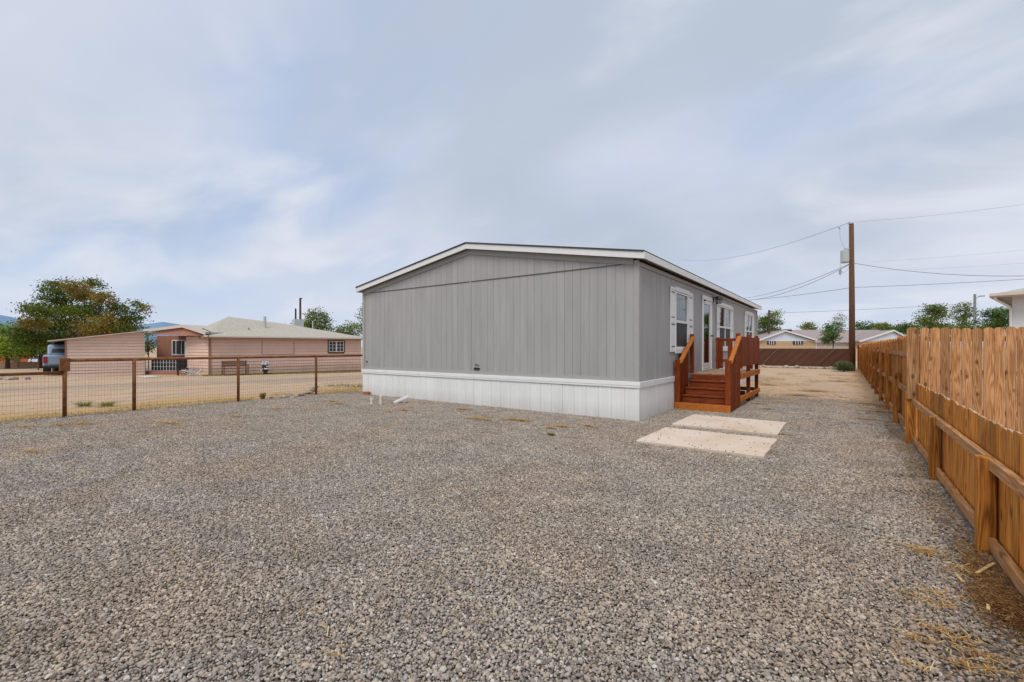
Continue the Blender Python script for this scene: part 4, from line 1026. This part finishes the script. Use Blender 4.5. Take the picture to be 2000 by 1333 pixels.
# trees on the right
tree('elm_tree', 'leafy green tree behind the far corner of the grey home', 1503, 62, 1470, 1536, 606, 672, m_leafC, .22, 4500, 12)
tree('garden_tree', 'faint small tree behind the row house roof', 1575, 80, 1560, 1596, 628, 650, m_leafC, .28, 900, 6)
tree('yard_tree', 'dark green bushy tree growing in front of the mauve roof', 1627, 54, 1602, 1652, 630, 672, m_leafD, .18, 2600, 10, rust=.1, thi=.6)
tree('garden_tree', 'wispy tall tree top behind the dark green bushy tree', 1632, 70, 1612, 1654, 612, 650, m_leafC, .2, 900, 7)
tree('elm_tree', 'wide leafy tree behind the pale fence, left of the street lamp', 1818, 48, 1778, 1858, 589, 648, m_leafC, .18, 4200, 16, .1)
tree('elm_tree', 'smaller leafy tree between the wide tree and the street lamp', 1880, 50, 1858, 1902, 588, 648, m_leafC, .18, 2200, 10)
tree('pine_tree', 'dark green conifer beside the white house', 1950, 40, 1912, 1990, 598, 650, m_leafD, .14, 5000, 12)
for i, (a, c_, t, D) in enumerate([(1662, 1716, 626, 85), (1700, 1756, 630, 80), (1745, 1800, 624, 75), (1795, 1870, 632, 70), (1860, 1930, 634, 66), (1905, 1960, 632, 60)]):
    lab = ['low tree mass right of the utility pole', 'low dark tree between the utility pole and the right gable', 'feathery tree above the right gable roof', 'low tree under the wide leafy tree', 'low tree at the base of the street lamp', 'low tree left of the conifer'][i]
    tree('background_tree', lab, (a + c_) / 2, D, a, c_, t, 660, m_leafC if i % 2 else m_leafD, .28, 2200, 9, group='tree line behind the row house')

# ------------------------------------------------------------ poles and wires
pb = P(1664, 722, 28.6); pb.z = 0
up = thing('utility_pole', 'tall brown wooden utility pole with transformer at the end of the fence', 'pole', pb)
ptop = CZ + (HOR - 437) * 28.6 / FPX
MB().tube([(pb.x, pb.y, -.2), (pb.x, pb.y, 4), (pb.x - .03, pb.y, ptop)], [.175, .155, .125], 12).build('pole', m_pole, up, smooth=True)
def at_pole(px, py): return P(px, py, 28.6)
a = at_pole(1650, 514); c_ = at_pole(1650, 489)
MB().tube([a, a + Vector((0, 0, .06)), c_ - Vector((0, 0, .05)), c_], [.20, .235, .235, .18], 14).build('transformer', m_lsteel, up)
for px_ in (1651, 1657): q_ = at_pole(px_, 490); MB().tube([q_, q_ + Vector((0, 0, .1)), q_ + Vector((0, 0, .16))], [.04, .08, .04], 8).build('bushing', m_wirec, up)
MB().bar(at_pole(1653, 505), at_pole(1662, 505), .08, .06).build('bracket', m_steel, up)
q_ = at_pole(1658.5, 443); MB().tube([q_, at_pole(1658.5, 434)], .025, 6).tube([at_pole(1658.5, 438), at_pole(1658.5, 434)], [.07, .04], 8).build('insulator', m_wirec, up)
MB().tube([at_pole(1640, 446), at_pole(1641, 468), at_pole(1648, 482), at_pole(1654, 489)], .009, 4).tube([at_pole(1638, 444), at_pole(1641, 448)], .03, 6).build('jumper_wire', m_wirec, up)
MB().tube([at_pole(1641, 527), at_pole(1641, 536)], .07, 8).tube([at_pole(1641, 514), at_pole(1641, 540)], .012, 5).tube([at_pole(1641, 528), at_pole(1648, 534), at_pole(1656, 526), at_pole(1660, 516)], .012, 5).build('cutout_fuse', m_wirec, up)
q = MB()
for k in range(14): z = 2.5 + k * .45; q.box(pb.x - .2 * (k % 2), pb.x + .02, pb.y - .17, pb.y - .15, z, z + .015)
def wire(label, A, B, sag, r=.012, cat='cable'):
    n = 14; pts = []
    for i in range(n + 1):
        t = i / n; p = A.lerp(B, t); p.z -= sag * 4 * t * (1 - t); pts.append(p)
    o = MB().tube(pts, r, 5).build('overhead_wire', m_wirec); return tag(o, label, cat)
wire('thin top wire running left from the utility pole tip', P(1659, 435, 28.6), P(1330, 508, 62), .9, .014)
wire('thin top wire running right from the utility pole tip', P(1659, 435, 28.6), P(2100, 385, 27), .15, .008)
wire('upper service cable from the transformer pole down behind the grey home', P(1659, 516, 28.6), P(1420, 586, 46), .5, .018)
wire('lower service cable from the transformer pole down behind the grey home', P(1659, 517, 28.6), P(1440, 588, 40), .55, .018)
wire('sagging cable from the pole to the right', P(1666, 514, 28.6), P(2120, 534, 24), .42, .02)
wire('straight communication cable from the pole to the left', P(1664, 562, 28.6), P(1440, 588, 42), .1, .018)
wire('straight communication cable from the pole to the right', P(1664, 562, 28.6), P(2100, 539, 28), .06, .018)
wire('long level cable crossing behind the utility pole near the treetops', P(1502, 612, 70), P(1906, 592, 60), .15, .03)
wire('faint distant wire above the sagging cable on the right', P(1700, 512, 90), P(2100, 478, 90), .3, .014)
wire('second faint distant wire below the sagging cable on the right', P(1700, 530, 90), P(2100, 506, 90), .3, .014)
def pole(name, label, px, D, ytop, r, mat, cat='pole'):
    p = GD(px, D); zt = CZ + (HOR - ytop) * D / FPX; t = thing(name, label, cat, p); MB().tube([(p.x, p.y, p.z - .2), (p.x, p.y, zt)], [r * 1.1, r * .85], 8).build('pole', mat, t); return t, p, zt
t, p, zt = pole('distant_pole', 'dark thin pole standing before the tree at the far corner of the home', 1502, 60, 606, .12, m_bark)
t, p, zt = pole('street_lamp', 'grey street lamp pole with a short curved arm behind the pale fence', 1904, 46, 575, .12, m_steel, 'street lamp')
rt = Vector((CY, SY, 0)); q = MB(); q.tube([Vector((p.x, p.y, zt - .5)), Vector((p.x, p.y, zt - .3)) + rt * .3, Vector((p.x, p.y, zt - .2)) + rt * .55], .03, 6); q.build('arm', m_steel, t)
MB().box(-.22, .22, -.1, .1, 0, .09).build('lamp_head', m_steel, t, world=False).location = rt * .7 + Vector((0, 0, zt - p.z - .24))
t, p, zt = pole('distant_pole', 'brown wooden pole with a small bracket behind the pink house', 586.5, 60, 583, .15, m_pole)
MB().box(-.1, .35, -.1, .1, 0, .12).build('bracket', m_bark, t, world=False).location = (0, 0, zt - p.z - .1)
t, p, zt = pole('distant_pole', 'short black pole just left of the brown wooden pole behind the pink house', 577.5, 50, 603, .1, m_black)

# ------------------------------------------------------------ mountains
def mountain(name, label, pts, D, col):
    m = M(name + '_haze_blue', 1, spec=0); v = m.noise(m.coord('World'), .002, 5, .6); m.color(m.mix(v, col, tuple(x * .8 for x in col)))  # distance haze is put into the surface colour, no air volume
    q = MB(); ridge = [P(a, b_, D) for a, b_ in pts]; back = [P(a, b_, D) for a, b_ in pts]
    fr = [P(a, 700, D * .8) for a, _ in pts]; bk = [P(a, 700, D * 1.3) for a, _ in pts]
    for i in range(len(pts) - 1): q.poly([fr[i], fr[i + 1], ridge[i + 1], ridge[i]]); q.poly([ridge[i], ridge[i + 1], bk[i + 1], bk[i]])
    return tag(q.build(name, m.m), label, kind='structure')
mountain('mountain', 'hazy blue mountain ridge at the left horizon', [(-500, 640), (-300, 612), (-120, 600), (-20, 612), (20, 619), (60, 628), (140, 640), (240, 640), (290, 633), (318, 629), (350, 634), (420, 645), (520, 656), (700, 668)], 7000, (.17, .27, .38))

# ------------------------------------------------------------ grass, straw and litter
def blade(q, p, h, w_, lean, tint):
    a = R.uniform(0, 6.28); s_ = Vector((math.cos(a), math.sin(a), 0)) * w_; d = Vector((math.cos(a + 1.3), math.sin(a + 1.3), 0)) * h * lean
    q.poly([p - s_, p + s_, p + d + Vector((0, 0, h))], tint)
def straw(q, p, l, z=.012, tlo=0, thi=1):
    wk = max(1, depth(p.x, p.y) / 6)
    a = R.uniform(0, 3.14); d = Vector((math.cos(a), math.sin(a), R.uniform(-.12, .12))) * l / 2; s_ = Vector((-math.sin(a), math.cos(a), 0)) * R.uniform(.0014, .0032) * wk; p = p + Vector((0, 0, z + R.uniform(.004, .020)))
    q.poly([p - d - s_, p - d + s_, p + d + s_, p + d - s_], R.uniform(tlo, thi))
q = MB()
patches = [(930, 819, .45, 90), (950, 822, .4, 80), (1000, 821, .4, 80), (1020, 823, .35, 90), (905, 801, .35, 70), (1100, 835, .3, 60), (1150, 834, .3, 60), (1075, 838, .2, 40), (650, 785, .5, 70), (660, 790, .4, 50), (460, 815, .5, 60), (330, 828, .6, 120), (160, 828, .6, 90), (120, 832, .5, 60), (50, 835, .6, 90), (60, 884, .3, 40), (540, 800, .4, 40), (790, 803, .25, 40), (760, 806, .2, 20),
  (1795, 1075, .22, 160), (1810, 1085, .12, 120), (1880, 1115, .16, 130), (1900, 1128, .2, 160), (1820, 1180, .12, 90), (1830, 1165, .15, 90), (1840, 1240, .12, 90), (1880, 1255, .1, 60), (1780, 1250, .08, 60), (1930, 1315, .1, 80), (1930, 1290, .06, 50), (1860, 1300, .2, 60), (1770, 1300, .1, 30), (1760, 912, .3, 50), (1690, 820, .5, 90), (1560, 772, .8, 420), (1590, 764, 1.0, 420), (1500, 752, .6, 260), (1700, 790, .5, 300), (1715, 805, .35, 200), (1640, 745, 1.2, 300), (1530, 850, .2, 30), (1500, 800, .3, 60), (1480, 790, .3, 60), (640, 1240, .3, 30), (930, 1210, .2, 10), (660, 1290, .05, 14), (820, 1090, .4, 10)]
for px, py, r_, n in patches:
    c0 = G(px, py); el = R.uniform(0, 3.14)
    for _ in range(int(n * (.5 if py > 900 else 3.2))):
        a = R.uniform(0, 6.28); rr = r_ * abs(R.gauss(0, .85 if py > 900 else .42)); straw(q, c0 + Vector((math.cos(a) * rr * 1.3, math.sin(a) * rr * .6, 0)), R.uniform(.02, .09), tlo=0, thi=.9)
for _ in range(900):
    straw(q, Vector((R.uniform(-10, 4.1), R.uniform(-8, 5), 0)), R.uniform(.02, .07), tlo=.2)
for _ in range(2600):      # litter gathered along the fence foot
    y = R.uniform(-6.4, 28); straw(q, Vector((4.15 - abs(R.gauss(0, .25 if y > 3 else .12)), y, 0)), R.uniform(.03, .12), tlo=0, thi=.8)
for _ in range(9000):
    p = Vector((R.uniform(.3, 4.1), R.uniform(5.0, 22), 0)); 
    if mnoise.noise(Vector((p.x * .8, p.y * .5, 3))) > .12: straw(q, p, R.uniform(.06, .2), tlo=.2)
tag(q.build('dry_straw', m_straw), 'dry yellow straw scattered over the gravel and along the fence', 'straw', kind='stuff')
# brown needle litter heap in the near right corner
q = MB(); hc = G(1960, 1195)
for _ in range(2600):
    p = Vector((hc.x + .03 + R.gauss(0, .08), hc.y + R.gauss(0, .15), 0)); p.x = min(p.x, 4.2); k = math.exp(-((p.x - hc.x) ** 2 / .02 + (p.y - hc.y) ** 2 / .10)); straw(q, p, R.uniform(.015, .06), .012 + .035 * k, 0, .9)
for _ in range(700):
    p = Vector((4.12 + R.uniform(-.10, .08), -4.6 + R.gauss(0, .28), 0)); straw(q, p, R.uniform(.02, .08), .015, .2, 1)
tag(q.build('leaf_litter', m_litter), 'brown dead grass and needles heaped at the foot of the near fence post', 'litter', kind='stuff')
p = G(1927, 1120); o = MB().bar(p + Vector((-.07, -.13, .03)), p + Vector((.05, .08, .05)), .016, .008).build('wood_splinter', m_splint); tag(o, 'broken yellow wood splinter on the gravel near the fence post', 'wood')
p = G(1890, 1140); o = MB().bar(p + Vector((-.03, -.05, .022)), p + Vector((-.05, .05, .03)), .015, .008).build('wood_chip', m_splint); tag(o, 'short pale wood chip left of the splinter', 'wood')
p = G(1955, 1205); o = MB().bar(p + Vector((-.06, -.06, .045)), p + Vector((-.05, .0, .05)), .014, .008).build('wood_chip', m_splint); tag(o, 'pale wood chip on the brown litter', 'wood')
# grass beyond the pipe fence
q = MB()
for _ in range(9000):
    x = -10.25 - abs(R.gauss(0, .8)); y = R.uniform(-9, 9)
    if mnoise.noise(Vector((x * .9, y * .7, 1))) > -.05: blade(q, Vector((x, y, gz(x, y) - .02)), R.uniform(.02, .09), .006, 1.2, R.uniform(.55, 1))
for _ in range(4500):
    x = R.uniform(-14, -9.3); y = R.uniform(.9, 6); p = Vector((x, y, gz(x, y) - .02))
    if abs(y - 2.6 - .15 * (x + 10)) < .9 * R.random(): blade(q, p, R.uniform(.05, .14), .008, .8, R.uniform(0, .5))
for _ in range(3500):
    x_ = R.uniform(-.5, 10); p = hloc(x_, -.5 - abs(R.gauss(0, .35))); blade(q, p - Vector((0, 0, .02)), R.uniform(.04, .14), .012, .8, R.uniform(.1, .6))
tag(q.build('wild_grass', m_grass), 'dry and green grass along the pipe fence and the pink house', 'grass', kind='stuff')
def weed(name, label, px, py, r_, h, n, mat, tl=(0, .6), w_=.006, cat='weed'):
    q = MB(); c0 = G(px, py)
    for _ in range(n):
        a = R.uniform(0, 6.28); d = Vector((math.cos(a), math.sin(a), 0)) * r_ * R.random() ** .5; hh = h * R.uniform(.5, 1)
        p0 = c0 + d * .35; p1 = c0 + d + Vector((0, 0, hh)); s_ = Vector((-d.y, d.x, 0)).normalized() * w_
        q.poly([p0 - s_, p0 + s_, p1 + s_ * .4, p1 - s_ * .4], R.uniform(*tl))
    return tag(q.build(name, mat), label, cat)
weed('grass_tuft', 'yellow green grass tuft at the gravel edge beside the rock pile', 513, 780, .12, .2, 160, m_grass, (.1, .8))
weed('weed', 'small grey green weed in the gravel before the skirting', 1077, 851, .09, .05, 120, m_grass, (.2, .7))
weed('weed', 'green weed behind the pipe fence, left of the second post', 165, 793, .3, .12, 150, m_grass, (.15, .65))
weed('weed', 'green weed behind the pipe fence, nearest the second post', 208, 793, .3, .12, 150, m_grass, (.15, .65))
weed('weed', 'grass tuft at the foot of the deck front corner', 1437, 790, .16, .08, 140, m_grass, (.3, .9))
weed('weed', 'grass tuft under the far end of the deck', 1462, 778, .18, .09, 140, m_grass, (.3, .9))
tb_ = thing('tumbleweed_bush', 'round grey green shrub at the foot of the utility pole', 'shrub', G(1650, 726))
q = MB(); c0 = G(1648, 726)
for _ in range(3000):
    d = Vector((R.gauss(0, 1), R.gauss(0, 1), abs(R.gauss(0, 1)))).normalized(); rr = R.uniform(.3, 1); p1 = c0 + Vector((d.x * .72, d.y * .5, d.z * .68)) * rr + Vector((0, 0, .02)); p0 = p1 - d * .12 + Vector((R.gauss(0, .04), R.gauss(0, .04), 0)); s_ = Vector((R.gauss(0, 1), R.gauss(0, 1), 0)).normalized() * .009
    q.poly([p0 - s_, p0 + s_, p1 + s_, p1 - s_], R.uniform(0, .55))
tag(q.build('foliage', leafmat('shrub_grey_green', (.10, .13, .05), (.22, .25, .11)), tb_), kind='stuff')
for k in range(9):
    a = k * .7; MB().tube([c0, c0 + Vector((math.cos(a) * .2, math.sin(a) * .2, .25)), c0 + Vector((math.cos(a) * .5, math.sin(a) * .4, .45))], [.015, .01, .004], 5).build('stem', m_bark, tb_)
